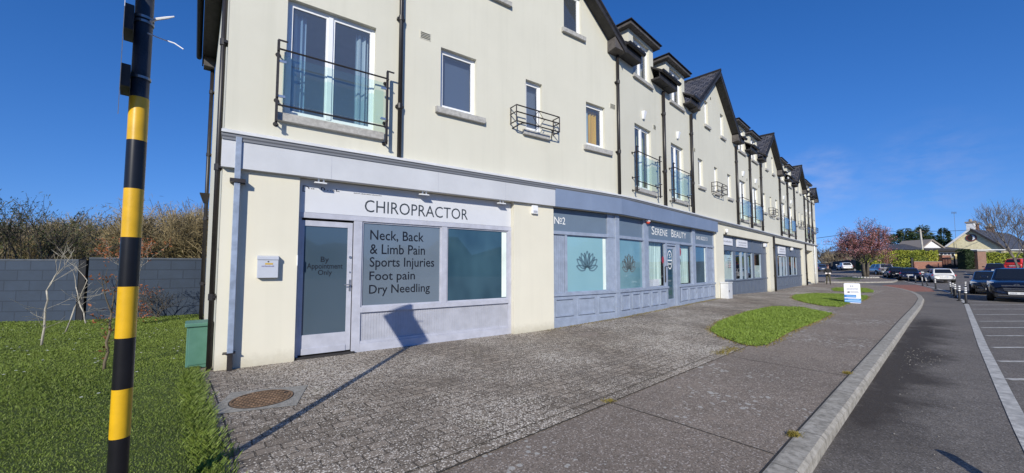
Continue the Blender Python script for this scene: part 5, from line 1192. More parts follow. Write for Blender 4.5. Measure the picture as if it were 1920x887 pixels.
# hedge
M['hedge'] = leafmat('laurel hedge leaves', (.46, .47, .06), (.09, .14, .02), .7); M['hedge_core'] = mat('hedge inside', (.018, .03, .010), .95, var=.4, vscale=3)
def hedge(x0, x1, y0, y1, z0, z1, n, seed, label, size=.13):
    e = empty('hedge', ((x0+x1)/2, y0, z0), 0, label, 'hedge'); rnd = random.Random(seed)
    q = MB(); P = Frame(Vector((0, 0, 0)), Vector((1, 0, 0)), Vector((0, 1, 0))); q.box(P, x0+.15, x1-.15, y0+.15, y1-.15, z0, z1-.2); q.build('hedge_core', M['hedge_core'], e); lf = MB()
    for _ in range(n):
        x = rnd.uniform(x0, x1); top = rnd.random() < .35; wv = .12*math.sin(x*2.1)+.08*math.sin(x*5.3)
        c = Vector((x, rnd.uniform(y0, y1) if top else y0+abs(rnd.gauss(0, .12)), (z1+wv-abs(rnd.gauss(0, .1))) if top else rnd.uniform(z0, z1+wv))); a = (rvec(rnd)+Vector((0, -.3, .5))).normalized(); b = a.cross(rvec(rnd)).normalized(); s = size*rnd.uniform(.5, 1.3)
        lf.face([c-a*s, c+b*s*.5, c+a*s, c-b*s*.5])
    lf.build('leaves', M['hedge'], e); return e
hedge(56.5, 69.1, 61.3, 62.6, 1.0, 4.15, 9000, 61, 'clipped yellow green hedge above the red brick garden wall')
hedge(69.6, 79, 56.6, 57.8, 1.2, 3.6, 5000, 62, 'low bright green hedge under the railings right of the tall brick pillar')
# gate pillar, gate and railings
GP = empty('gate_pillar', (68.2, 54.8, T(68, 55)), 0, 'tall brown brick gate pillar with a pale cap', 'pillar'); F2 = FX(0, 54.9)
q = MB(); uvbox(q, F2, 67.5, 68.75, -1.1, 0, .6, 3.85); q.build('brickwork', M['brick2'], GP); q = MB(); q.box(F2, 67.35, 68.9, -1.2, .12, 3.85, 4.08); q.build('pillar_cap', M['concrete_sill'], GP)
iv = hedge(66.2, 67.45, 55.2, 56.6, 1.0, 4.0, 1500, 63, 'dark ivy grown over the left side of the tall brick pillar', .11); iv.name = 'ivy'; iv['category'] = 'ivy'
for ch in iv.children: ch.data.materials[0] = M['conifer'] if ch.name.startswith('leaves') else M['hedge_core']
GT = empty('gate', (68, 59, 1.2), 0, 'black iron double gate between the brick wall and the tall pillar', 'gate'); F3 = FX(0, 58.6); q = MB()
for k in range(26): q.box(F3, 66.6+k*.14-2.0+2.0, 66.63+k*.14, -.02, .02, 1.0, 3.0+.25*math.sin(k/25*math.pi))
q.build('gate_bars', M['rail'], GT); q = MB()
for z in (1.15, 2.0, 2.9): q.box(F3, 66.55, 70.2, -.025, .025, z, z+.07)
q.box(F3, 68.35, 68.5, -.04, .04, 1.0, 3.35); q.build('gate_rail', M['rail'], GT); q = MB(); q.box(F3, 66.55, 70.2, -.015, .0, 1.0, 1.9); q.build('gate_panel', M['rail'], GT)
RG = empty('railing', (74, 56, 1.3), 0, 'grey railings on the right behind the low hedge', 'railing'); F4 = FX(0, 58.2); q = MB(); q.box(F4, 69, 81, -.03, .03, 4.15, 4.28); q.build('top_rail', M['ledge'], RG); q = MB()
for k in range(60): q.box(F4, 69+k*.2, 69.05+k*.2, -.02, .02, 1.2, 4.15)
q.build('bars', M['rail'], RG)
# bungalow
M['yellow_wall'] = mat('ochre yellow render', (.56, .47, .20), .9, var=.12, vscale=.8); M['gable_wall'] = mat('mustard cream pebbledash', (.80, .72, .46), .95, var=.2, vscale=2.5, bump=.4, bscale=20)
M['white_board'] = mat('white bargeboard', (.75, .74, .72), .5); M['red_board'] = mat('dark red bargeboard', (.17, .035, .03), .5)
HS = empty('bungalow', (92, 74, T(90, 72)), 0, 'mustard yellow bungalow with a round gable window, dark slate roof and white chimney', 'house')
hx, ya, yb, zb, ze, zr = 90.4, 70.5, 78.1, 1.2, 5.3, 9.0; ym = (ya+yb)/2
q = MB(); q.face([(hx, ya, zb), (hx, yb, zb), (hx, yb, ze), (hx, ym, zr), (hx, ya, ze)]); q.face([(hx, ya, zb), (hx+26, ya, zb), (hx+26, ya, ze), (hx, ya, ze)]); q.face([(hx+26, ya, zb), (hx+26, yb, zb), (hx+26, yb, ze), (hx+26, ym, zr), (hx+26, ya, ze)]); q.build('wall', M['gable_wall'], HS)
q = MB(); e = .5; sl_ = (zr-ze)/(ym-ya)
slab(q, (hx-.5, ya-e, ze-sl_*e+.15), (hx+26.4, ya-e, ze-sl_*e+.15), (hx+26.4, ym, zr+.15), (hx-.5, ym, zr+.15), .2); slab(q, (hx-.5, yb+e, ze-sl_*e+.15), (hx+26.4, yb+e, ze-sl_*e+.15), (hx+26.4, ym, zr+.15), (hx-.5, ym, zr+.15), .2)
rf = q.build('roof', [M['slate'], M['black_board']], HS)
for yy, mm in ((ya-e, 'black_board'), (yb+e, 'white_board')):
    q = MB(); q.hexa([(hx-.55, yy, ze-sl_*e-.22), (hx-.55, ym, zr-.22), (hx-.48, ym, zr-.22), (hx-.48, yy, ze-sl_*e-.22)], [(hx-.55, yy, ze-sl_*e+.22), (hx-.55, ym, zr+.22), (hx-.48, ym, zr+.22), (hx-.48, yy, ze-sl_*e+.22)]); q.build('barge_board', M[mm], HS)
def chimney(x, y, z0, z1, w, m, par, cap='brick2', pots=2):
    F = FX(0, y); q = MB(); uvbox(q, F, x-w, x+w, -w, w, z0, z1); c = q.build('chimney', M[m], par); q = MB(); q.box(F, x-w-.15, x+w+.15, -w-.15, w+.15, z1, z1+.3); q.build('chimney_cap', M[cap], c); q = MB()
    for k in range(pots): q.lathe((x+(k-.5*(pots-1))*w*.9, y, z1+.3), UP, [(0, .22), (.5, .16)], 10)
    q.build('chimney_pot', M['brick'], c)
chimney(91.9, 74.6, 8.0, 10.3, .5, 'white_board', rf); chimney(94.2, 74.6, 8.0, 10.1, .5, 'brick2', rf); chimney(103, 74.4, 8.4, 10.0, .5, 'brick2', rf, 'concrete_sill')
q = MB(); q.lathe((hx-.02, ym, 7.3), (-1, 0, 0), [(0, .70), (.10, .70), (.10, .55), (.05, .55)], 28); w = q.build('round_window', M['red_board'], HS); q = MB(); q.lathe((hx-.09, ym, 7.3), (-1, 0, 0), [(0, .55), (.01, .55)], 28); q.build('pane', M['dark_hole'], w)
q = MB(); P = []
for k in range(13): a = -math.pi/2+math.pi*k/12; P.append((hx-.12, ym-.5*math.cos(a), 7.3+.5*math.sin(a)))
for k in range(12, -1, -1): a = -math.pi/2+math.pi*k/12; P.append((hx-.12, ym-.2*math.cos(a), 7.3+.5*math.sin(a)))
q.face(P); q.build('blind', M['white_pvc'], w)
for y0, y1 in ((71.2, 72.7), (75.6, 77.1)):
    q = MB(); FH = Frame(Vector((hx, 0, 0)), Vector((0, 1, 0)), Vector((-1, 0, 0))); q.box(FH, y0-.1, y1+.1, -.1, .06, 2.3, 2.45); q.box(FH, y0-.1, y1+.1, -.1, .06, 3.9, 4.05); q.box(FH, (y0+y1)/2-.1, (y0+y1)/2+.1, -.1, .06, 2.45, 3.9); w = q.build('window', M['white_board'], HS); q = MB(); q.box(FH, y0, y1, .0, .02, 2.45, 3.9); q.build('pane', M['dark_hole'], w)
HS.location.x -= 0; _p = Vector((hx, ym, 0)); _o = Vector(HS.location)-_p; _o.rotate(Matrix.Rotation(R(27), 3, 'Z')); HS.location = _p+_o; HS.rotation_euler = (0, 0, R(27))
# neighbouring low house with pale gable
H2 = empty('low_house', (84, 78, 1.5), 0, 'low ochre house with dark eaves and a small pale gable left of the bungalow', 'house')
F5 = FX(0, 74); q = MB(); uvbox(q, F5, 74.5, 87.0, -8, 0, 1.0, 4.55); q.build('wall', M['yellow_wall'], H2)
q = MB(); q.hexa([(73.6, 73.0, 4.55), (88.2, 73.0, 4.55), (88.2, 83, 4.55), (73.6, 83, 4.55)], [(73.6, 73.0, 4.95), (88.2, 73.0, 4.95), (88.2, 83, 4.95), (73.6, 83, 4.95)]); q.build('eaves', M['black_board'], H2)
q = MB(); slab(q, (73.4, 72.9, 4.96), (88.4, 72.9, 4.96), (85, 78.5, 6.3), (76, 78.5, 6.3)); slab(q, (88.4, 83, 4.96), (88.4, 72.9, 4.96), (85, 78.5, 6.3), (85, 78.6, 6.3)); r2 = q.build('roof', [M['slate'], M['black_board']], H2)
q = MB(); q.face([(80.6, 74.5, 5.0), (85.0, 74.5, 5.0), (82.6, 74.5, 6.75)]); q.build('gable_wall', M['white_board'], H2); q = MB()
for a, b in (((80.2, 4.9), (82.6, 6.85)), ((82.6, 6.85), (85.4, 4.9))): q.hexa([(a[0], 74.2, a[1]-.05), (b[0], 74.2, b[1]-.05), (b[0], 80, b[1]-.05), (a[0], 80, a[1]-.05)], [(a[0], 74.2, a[1]+.2), (b[0], 74.2, b[1]+.2), (b[0], 80, b[1]+.2), (a[0], 80, a[1]+.2)])
q.build('gable_roof', M['brick2'], H2)
q = MB(); q.box(F5, 83.5, 86.5, 0, .05, 3.4, 4.4); w = q.build('window', M['white_board'], H2); q = MB(); [q.box(F5, 83.65+k*.72, 84.2+k*.72, .05, .06, 3.55, 4.25) for k in range(4)]; q.build('pane', M['dark_hole'], w)
WH = empty('distant_house', (91, 118, 1), 0, 'tiny white house far beyond the road under the blossom tree', 'house'); F6 = FX(0, 118); q = MB(); uvbox(q, F6, 101, 112, -6, 0, .5, 4.4); q.build('wall', M['white_board'], WH); q = MB(); slab(q, (100.5, 117.5, 4.4), (112.5, 117.5, 4.4), (112.5, 121, 6.6), (100.5, 121, 6.6)); slab(q, (100.5, 124.5, 4.4), (112.5, 124.5, 4.4), (112.5, 121, 6.6), (100.5, 121, 6.6)); q.build('roof', [M['slate'], M['black_board']], WH); q = MB(); [q.box(F6, x, x+1.2, 0, .04, 2, 3.4) for x in (102, 105, 108.5)]; q.build('window', M['dark_hole'], WH)
# poles, wires, aerials
M['conc_pole'] = mat('pale concrete pole', (.46, .43, .37), .9, var=.2, vscale=2)
UP1 = empty('utility_pole', (70.2, 64.5, T(70, 64)), 0, 'pale concrete utility pole rising above the hedge', 'pole'); q = MB(); q.tube([(70.2, 64.5, 0), (70.0, 64.5, 4.6), (69.8, 64.5, 8.0)], [.15, .13, .11], 10); q.build('shaft', M['conc_pole'], UP1, smooth=True); q = MB(); q.box(FX(0, 64.5), 69.2, 70.4, -.06, .06, 7.55, 7.68); q.build('crossarm', M['bark_brown'], UP1)
UP2 = empty('utility_pole', (83.5, 86, T(83, 86)), 0, 'dark wooden pole top just right of the blossom tree crown', 'pole'); q = MB(); q.tube([(83.5, 86, 0), (83.5, 86, 10.6)], [.2, .16], 8); q.build('shaft', M['bark_brown'], UP2); q = MB(); q.box(FX(0, 86), 82.8, 84.2, -.06, .06, 10.0, 10.15); q.build('crossarm', M['bark_brown'], UP2)
def wire(a, b, sag, label, r=.022):
    a, b = Vector(a), Vector(b); q = MB(); q.tube([a.lerp(b, k/16)-UP*sag*4*(k/16)*(1-k/16) for k in range(17)], r, 4, cap=False); tag(q.build('overhead_wire', M['rail']), label, 'wire')
wire((69.8, 64.5, 7.75), (83.5, 86, 10.4), .5, 'overhead wire between the concrete pole and the wooden pole by the blossom tree', .035); wire((69.8, 64.5, 7.7), (100, 70, 10.8), .8, 'overhead wire running right from the concrete pole past the chimneys', .035); wire((83.5, 86, 10.3), (58, 98, 7.2), .6, 'overhead wire running left from behind the blossom tree to the terrace end', .05)
for x, y, z0, z1, lab in ((89.3, 76, 5, 12.6, 'tall thin television aerial left of the white chimney'), (97.3, 75.2, 9, 12.4, 'short television aerial right of the white chimney')):
    e = empty('aerial', (x, y, z0), 0, lab, 'aerial'); q = MB(); q.tube([(x, y, z0), (x, y, z1)], .028, 5); q.build('mast', M['galv'], e); q = MB(); q.tube([(x-.5, y, z1-.1), (x+.5, y, z1-.1)], .03, 4); [q.tube([(x+d, y, z1-.35), (x+d, y, z1+.15)], .025, 4) for d in (-.45, -.2, .1, .4)]; q.build('aerial_bars', M['galv'], e)
# ================================================================== CARS
M['car_glass'] = mat('car glass', (.012, .015, .02), .04, spec=.7); M['tyre'] = mat('tyre rubber', (.012, .012, .012), .8); M['alloy'] = mat('alloy rim', (.42, .43, .45), .3, metal=.8)
M['car_black'] = mat('black car plastic', (.012, .012, .013), .55); M['chrome'] = mat('chrome', (.75, .76, .78), .12, metal=1); M['head_lamp'] = mat('head lamp lens', (.75, .78, .80), .12, spec=.8); M['tail_lamp'] = mat('tail lamp lens', (.42, .02, .03), .15, spec=.8)
M['plate'] = mat('number plate', (.72, .73, .72), .5); M['plate_blue'] = mat('plate blue band', (.12, .30, .62), .5)
def paint(name, c, metal=.3): return mat(name, c, .25, metal=metal, coat=.8)
KIND = {
 'suv':   dict(L=4.48, W=.925, H=1.66, gc=.21, low=[(-2.24, .42, .86, .80), (-2.16, .30, 1.02, .90), (-1.5, .22, 1.08, .99), (-.6, .21, 1.06, 1.0), (.3, .21, 1.05, 1.0), (1.0, .22, 1.07, 1.0), (1.55, .24, 1.02, .98), (2.0, .27, .95, .93), (2.17, .30, .84, .84), (2.23, .40, .70, .74)], gh=(-2.10, -1.82, .20, 1.05, 1.06, 1.64), wr=.345, ax=(-1.32, 1.36)),
 'hatch': dict(L=4.32, W=.885, H=1.46, gc=.17, low=[(-2.15, .38, .78, .78), (-2.08, .26, .90, .90), (-1.5, .18, .95, .99), (-.6, .17, .92, 1.0), (.3, .17, .90, 1.0), (.95, .18, .92, 1.0), (1.5, .20, .87, .98), (1.92, .23, .78, .92), (2.08, .27, .68, .82), (2.14, .36, .58, .72)], gh=(-2.05, -1.55, .10, 1.02, .90, 1.45), wr=.315, ax=(-1.27, 1.30)),
 'saloon':dict(L=4.6, W=.89, H=1.45, gc=.16, low=[(-2.3, .40, .84, .78), (-2.22, .26, .96, .89), (-1.7, .18, .98, .98), (-.8, .17, .93, 1.0), (.3, .17, .90, 1.0), (.95, .18, .92, 1.0), (1.55, .20, .85, .98), (2.05, .24, .75, .91), (2.23, .28, .66, .82), (2.29, .36, .58, .72)], gh=(-1.72, -1.05, .18, 1.05, .91, 1.44), wr=.315, ax=(-1.38, 1.38)),
}
def make_car(kind, body, name='parked_car'):
    K = KIND[kind]; W = K['W']; e = empty(name, (0, 0, 0)); mb = MB(); rings = []
    for x, zb, zt, kw in K['low']:
        w = W*kw; cr = .035; P = [(0, zb), (.72*w, zb), (.95*w, zb+.10), (w, zb+.34*(zt-zb)), (w*.995, zb+.72*(zt-zb)), (w*.95, zt-.03), (.62*w, zt+cr*.6), (0, zt+cr)]
        full = P+[(-y, z) for y, z in P[-2:0:-1]]; rings.append([mb.vert((x, y, z)) for y, z in full])
    n = len(rings[0])
    for a, b in zip(rings, rings[1:]):
        for k in range(n): mb.f.append([a[k], a[(k+1) % n], b[(k+1) % n], b[k]]); mb.m.append(0); mb.uv.append(None)
    mb.f.append(rings[0]); mb.f.append(rings[-1][::-1]); mb.m += [0, 0]; mb.uv += [None, None]
    b = mb.build('body', body, e, smooth=True, subsurf=2)
    xr0, xr1, xf1, xf0, zb, zt = K['gh']; wb, wt = W*.93, W*.70
    base = [(xr0, -wb*.93, zb-.05), (xf0, -wb*.92, zb-.05), (xf0, wb*.92, zb-.05), (xr0, wb*.93, zb-.05)]; mid0 = [(xr0, -wb*.93, zb), ]
    top = [(xr1, -wt, zt-.03), (xf1, -wt, zt-.03), (xf1, wt, zt-.03), (xr1, wt, zt-.03)]
    g = MB(); g.hexa(base, top); g.build('cabin', body, e, bevel=.07)
    q = MB(); q.hexa([(xr1+.08, -wt+.1, zt-.032), (xf1-.08, -wt+.1, zt-.032), (xf1-.08, wt-.1, zt-.032), (xr1+.08, wt-.1, zt-.032)], [(xr1+.35, -wt+.28, zt+.0), (xf1-.35, -wt+.28, zt+.0), (xf1-.35, wt-.28, zt+.0), (xr1+.35, wt-.28, zt+.0)]); q.build('roof', body, e)
    B = [Vector(p) for p in base]; Tt = [Vector(p) for p in top]
    def glz(a, b, c, d, mu, mv0, mv1, nm, out=.012):
        "a,b bottom; c,d top; margins"
        n = (b-a).cross(d-a).normalized(); ctr = (a+b+c+d)/4
        if n.dot(ctr-Vector(((xr0+xf0)/2, 0, zb+.2))) < 0: n = -n
        f = lambda u, v: (a.lerp(b, u)).lerp(d.lerp(c, u), v)+n*out
        q = MB(); q.hexa([f(mu, mv0), f(1-mu, mv0), f(1-mu, mv1), f(mu, mv1)], [f(mu, mv0)+n*.004, f(1-mu, mv0)+n*.004, f(1-mu, mv1)+n*.004, f(mu, mv1)+n*.004]); return q.build(nm, M['car_glass'], e)
    glz(B[1], B[2], Tt[2], Tt[1], .07, .12, .93, 'windscreen'); glz(B[3], B[0], Tt[0], Tt[3], .09, .20, .90, 'rear_window')
    for s in (0, 1):
        a, b_, c, d = (B[0], B[1], Tt[1], Tt[0]) if s == 0 else (B[3], B[2], Tt[2], Tt[3])
        for u0, u1 in ((.06, .45), (.49, .93)):
            a2, b2, c2, d2 = a.lerp(b_, u0), a.lerp(b_, u1), d.lerp(c, u0+(.03 if u0 < .3 else 0)), d.lerp(c, min(u1, .95)); glz(a2, b2, c2, d2, .02, .16, .90, 'side_window')
    r = K['wr']
    for x in K['ax']:
        for s in (-1, 1):
            q = MB(); y = s*(W-.21); q.lathe((x, y, r), (0, s, 0), [(0, r*.7), (.0, r*.94), (.03, r), (.19, r), (.222, r*.95), (.222, r*.66)], 24); wl = q.build('wheel', M['tyre'], e, smooth=False)
            q = MB(); q.lathe((x, y+s*.205, r), (0, s, 0), [(0, r*.66), (.012, r*.64), (.0, r*.55)], 24)
            for k in range(5):
                a = k*1.2566; d1 = Vector((math.cos(a), 0, math.sin(a))); t = Vector((-d1.z, 0, d1.x)); c0 = Vector((x, y+s*.215, r)); q.hexa([c0+t*.05, c0-t*.05, c0+d1*r*.6-t*.035, c0+d1*r*.6+t*.035], [p+Vector((0, s*.012, 0)) for p in (c0+t*.05, c0-t*.05, c0+d1*r*.6-t*.035, c0+d1*r*.6+t*.035)])
            q.build('rim', M['alloy'], wl)
            q = MB(); yy = s*(W*.992)
            for k in range(13):
                a0, a1 = math.pi*(-.06)+math.pi*1.12*k/13, math.pi*(-.06)+math.pi*1.12*(k+1)/13; R0, R1 = r*1.0, r*1.22
                pts = [(x+R_*math.cos(a), yy, r+R_*math.sin(a)) for R_, a in ((R0, a0), (R1, a0), (R1, a1), (R0, a1))]; q.hexa([Vector(p)-Vector((0, s*.10, 0)) for p in pts], [Vector(p)+Vector((0, s*.012, 0)) for p in pts])
            q.build('wheel_arch', M['car_black'], e)
    xe = K['low'][-1][0]; xb = K['low'][0][0]; zl = K['low'][-1][2]
    for s in (-1, 1):
        q = MB(); x0 = xf0-.12; q.hexa([(x0, s*W*.94, zb+.06), (x0+.12, s*W*.94, zb+.06), (x0+.10, s*(W+.20), zb+.07), (x0, s*(W+.20), zb+.07)], [(x0, s*W*.94, zb+.17), (x0+.10, s*W*.94, zb+.17), (x0+.08, s*(W+.19), zb+.20), (x0, s*(W+.19), zb+.20)]); q.build('wing_mirror', body, e, bevel=.02)
        hz = zl+.02 if kind != 'suv' else .78
        q = MB(); q.hexa([(xe-.08, s*W*.42, hz-.04), (xe-.40, s*W*.975, hz+.02), (xe-.56, s*W*.975, hz+.05), (xe-.3, s*W*.42, hz-.04)], [(xe-.10, s*W*.42, hz+.08), (xe-.42, s*W*.97, hz+.22), (xe-.56, s*W*.97, hz+.22), (xe-.3, s*W*.42, hz+.08)]); q.build('headlight', M['head_lamp'], e, bevel=.01)
        q = MB(); tz = K['low'][1][2]-.22; q.hexa([(xb-.0, s*W*.50, tz), (xb+.16, s*W*.965, tz), (xb+.40, s*W*.965, tz+.04), (xb+.3, s*W*.5, tz)], [(xb+.0, s*W*.50, tz+.12), (xb+.14, s*W*.96, tz+.15), (xb+.40, s*W*.96, tz+.13), (xb+.3, s*W*.5, tz+.12)]); q.build('tail_light', M['tail_lamp'], e, bevel=.01)
    q = MB(); gz = .52 if kind == 'suv' else .44; q.hexa([(xe-.06, -W*.44, gz), (xe+.018, -W*.32, gz-.02), (xe+.018, W*.32, gz-.02), (xe-.06, W*.44, gz)], [(xe-.14, -W*.60, gz+.30), (xe-.045, -W*.40, gz+.30), (xe-.045, W*.40, gz+.30), (xe-.14, W*.60, gz+.30)]); gr = q.build('grille', M['car_black'], e)
    q = MB()
    for k in range(4):
        z = gz+.05+.07*k; hw = W*(.40+.03*k); q.box(Frame(Vector((xe+.018-.018*k, 0, 0)), Vector((0, 1, 0)), Vector((1, 0, 0))), -hw, hw, -.03, .016, z, z+.026)
    q.build('chrome_bar', M['chrome'], gr)
    q = MB(); q.box(Frame(Vector((xe, 0, 0)), Vector((0, 1, 0)), Vector((1, 0, 0))), -W*.75, W*.75, -.30, -.01, K['gc']+.02, K['gc']+.20); q.build('bumper_intake', M['car_black'], e, bevel=.03); q = MB(); q.box(Frame(Vector((xe, 0, 0)), Vector((0, 1, 0)), Vector((1, 0, 0))), -W*.62, W*.62, -.2, .012, K['gc']+.10, K['gc']+.125); q.build('bumper_trim', M['chrome'], e)
    FF = Frame(Vector((xe+.025, 0, 0)), Vector((0, 1, 0)), Vector((1, 0, 0))); FR = Frame(Vector((xb-.012, 0, 0)), Vector((0, 1, 0)), Vector((-1, 0, 0)))
    for F, z, nm in ((FF, gz-.14, 'number_plate'), (FR, .56 if kind != 'suv' else .62, 'number_plate')):
        q = MB(); q.box(F, -.26, .26, -.02, .012, z, z+.112); p = q.build(nm, M['plate'], e); q = MB(); s = 1 if F is FF else -1
        q.box(F, *((.215, .258) if F is FF else (-.258, -.215)), .012, .0135, z+.004, z+.108); q.build('plate_band', M['plate_blue'], p); mb2 = MB(); rnd = random.Random(3); x = -.20
        while x < .19:
            if rnd.random() > .2: mb2.box(F, x, x+.028, .012, .0135, z+.025, z+.09)
            x += .042
        mb2.build('plate_print', M['grey_ink'], p)
    q = MB(); q.box(Frame(Vector((xb, 0, 0)), Vector((0, 1, 0)), Vector((-1, 0, 0))), -W*.78, W*.78, -.25, .0, K['gc']+.06, K['gc']+.22); q.build('rear_bumper', M['car_black'], e, bevel=.03)
    return e
def place(e, x, y, hd, label, group=None):
    e.location = (x, y, T(x, y)-.098); e.rotation_euler = (0, 0, hd); tag(e, label, 'car', group); return e
sd = math.atan2(.653, .757)          # bearing of the street as a heading
c1 = make_car('suv', paint('dark navy car paint', (.010, .014, .028), .4)); place(c1, 25.75, 19.40, math.atan2(-.60, -.80), 'dark navy four by four facing the camera at the right edge')
q = MB()       # oval badge with a slanted letter on the grille
xe = 2.23
for k in range(24):
    a, b = k*math.pi/12, (k+1)*math.pi/12
    q.face([(xe+.012, .085*r*math.cos(t), .835+.046*r*math.sin(t)) for r, t in ((.82, a), (1, a), (1, b), (.82, b))])
for s in (-1, 1): q.face([(xe+.013, s*.036+d+sl, .835+z) for d, sl, z in ((-.009, -.008, -.03), (.009, -.008, -.03), (.009, .010, .03), (-.009, .010, .03))])
q.face([(xe+.013, y, .835+z) for y, z in ((-.036, -.008), (.036, -.002), (.036, .012), (-.036, .006))]); o = q.build('badge', M['chrome'], None, origin=(0, 0, 0)); o.parent = c1
place(make_car('saloon', paint('dark charcoal car paint', (.018, .022, .030), .4)), 30.6, 24.3, math.atan2(-.64, -.77), 'dark saloon parked behind the four by four, next to the leaning bollard')
place(make_car('hatch', paint('white car paint', (.72, .71, .68), 0)), 45.2, 40.3, math.atan2(.80, .60), 'white hatchback seen from behind among the bollards')
place(make_car('saloon', paint('dark blue car paint', (.012, .020, .055), .4)), 46.6, 44.6, math.atan2(.72, .69), 'dark blue car mostly hidden behind the white hatchback')
place(make_car('saloon', paint('black car paint', (.010, .012, .018), .3)), 48.6, 48.2, math.atan2(.80, .60), 'black saloon between the dark blue car and the silver estate')
place(make_car('suv', paint('silver beige car paint', (.38, .36, .34), .6)), 53.4, 55.2, math.atan2(.93, .37), 'silver estate car at the far left of the parked row')
place(make_car('hatch', paint('clean white car paint', (.80, .80, .80), 0)), 64.4, 73.5, math.atan2(.88, .47), 'distant white car driving away left of the blossom tree')
place(make_car('hatch', paint('mid blue car paint', (.06, .10, .20), .4)), 62.5, 77.5, math.atan2(.96, .28), 'distant blue grey car left of the distant white car')
place(make_car('suv', paint('bright red car paint', (.60, .035, .02), 0)), 67.8, 50.3, math.atan2(.25, 1), 'bright red car behind the dark four by four at the right edge')
place(make_car('hatch', paint('dark violet car paint', (.02, .018, .045), .4)), 60.4, 47.4, math.atan2(.6, .8), 'dark violet car just left of the red car, behind the four by four')
# ================================================================== PERSON at the far corner
M['jacket'] = mat('black jacket', (.014, .014, .017), .8, var=.3, vscale=8); M['trouser'] = mat('olive trousers', (.085, .078, .05), .9, var=.2, vscale=8); M['skin'] = mat('skin', (.55, .33, .25), .6); M['shoe'] = mat('dark shoes', (.02, .018, .016), .6)
M['red_cloth'] = mat('dark red cap', (.06, .012, .015), .8); M['paper'] = mat('white paper', (.8, .76, .74), .6)
def person():
    x, y = 28.2, 33.9; z = T(x, y)
    J = {'pel': (0, 0, .90), 'wai': (0, .0, 1.06), 'che': (0, .02, 1.28), 'nek': (0, .01, 1.43), 'hd0': (0, -.03, 1.52), 'hd1': (0, -.035, 1.62), 'hd2': (0, -.02, 1.70),
         'lh': (.09, 0, .86), 'lk': (.12, -.07, .48), 'la': (.14, .02, .09), 'lt': (.16, -.13, .03), 'rh': (-.09, 0, .86), 'rk': (-.09, -.02, .48), 'ra': (-.11, .10, .09), 'rt': (-.12, -.05, .03),
         'ls': (.17, .01, 1.38), 'le': (.26, .0, 1.10), 'lw': (.11, -.23, 1.00), 'rs': (-.17, .01, 1.38), 're': (-.26, .0, 1.10), 'rw': (-.10, -.23, 1.00)}
    Rr = {'pel': .15, 'wai': .145, 'che': .165, 'nek': .062, 'hd0': .075, 'hd1': .092, 'hd2': .075, 'lh': .095, 'lk': .066, 'la': .048, 'lt': .04, 'rh': .095, 'rk': .066, 'ra': .048, 'rt': .04, 'ls': .075, 'le': .055, 'lw': .036, 'rs': .075, 're': .055, 'rw': .036}
    E = [('pel', 'wai'), ('wai', 'che'), ('che', 'nek'), ('nek', 'hd0'), ('hd0', 'hd1'), ('hd1', 'hd2'), ('pel', 'lh'), ('lh', 'lk'), ('lk', 'la'), ('la', 'lt'), ('pel', 'rh'), ('rh', 'rk'), ('rk', 'ra'), ('ra', 'rt'), ('che', 'ls'), ('ls', 'le'), ('le', 'lw'), ('che', 'rs'), ('rs', 're'), ('re', 'rw')]
    for s, w in ((1, 'lw'), (-1, 'rw')):       # palms and five fingers each
        p = Vector(J[w]); pm = p+Vector((-.02*s, -.075, .0)); J[w+'p'] = tuple(pm); Rr[w+'p'] = .030; E.append((w, w+'p'))
        for k in range(4):
            a = pm+Vector(((k-1.5)*.018, -.03, .0)); b = a+Vector((0, -.035, -.01)); c = b+Vector((0, -.01, -.03)); ks = [w+f'{k}{t}' for t in 'abc']
            for n_, v in zip(ks, (a, b, c)): J[n_] = tuple(v); Rr[n_] = .009
            E += [(w+'p', ks[0]), (ks[0], ks[1]), (ks[1], ks[2])]
        t1 = p+Vector((-.04*s, -.05, .02)); t2 = t1+Vector((-.015*s, -.04, .01)); J[w+'t1'] = tuple(t1); J[w+'t2'] = tuple(t2); Rr[w+'t1'] = .011; Rr[w+'t2'] = .009; E += [(w, w+'t1'), (w+'t1', w+'t2')]
    keys = list(J); me = bpy.data.meshes.new('person'); me.from_pydata([J[k] for k in keys], [(keys.index(a), keys.index(b)) for a, b in E], []); ob = bpy.data.objects.new('tmp', me); COL.objects.link(ob)
    sk = ob.modifiers.new('Skin', 'SKIN'); 
    for k, sv in zip(keys, me.skin_vertices[0].data): sv.radius = (Rr[k], Rr[k]*(.78 if k in ('pel', 'wai', 'che') else 1)); sv.use_root = (k == 'pel')
    ss = ob.modifiers.new('Sub', 'SUBSURF'); ss.levels = 2; ss.render_levels = 2
    dg = bpy.context.evaluated_depsgraph_get(); m2 = bpy.data.meshes.new_from_object(ob.evaluated_get(dg)); bpy.data.objects.remove(ob); bpy.data.meshes.remove(me)
    m2.materials.clear()
    for k in ('skin', 'jacket', 'trouser', 'shoe'): m2.materials.append(M[k])
    for p in m2.polygons:
        c = p.center; p.use_smooth = True
        p.material_index = 3 if c.z < .10 else 2 if c.z < .86 and not (c.y < -.15 and c.z > .7) else 1 if (c.z < 1.44 and not (c.y < -.235 and c.z < 1.08)) else 0
    rz = R(-38); e = empty('person', (0, 0, 0), 0, 'person in a black jacket and olive trousers standing at the far corner of the terrace', 'person')
    b = bpy.data.objects.new('body', m2); COL.objects.link(b); b.parent = e
    q = MB(); q.lathe((0, -.02, 1.63), (0, .1, 1), [(0, .098), (.05, .10), (.10, .075), (.12, .03)], 16); q.hexa([(-.08, -.10, 1.64), (.08, -.10, 1.64), (.05, -.19, 1.625), (-.05, -.19, 1.625)], [(-.08, -.10, 1.665), (.08, -.10, 1.665), (.05, -.19, 1.64), (-.05, -.19, 1.64)]); o = q.build('cap', M['red_cloth'], None, origin=(0, 0, 0)); o.parent = e
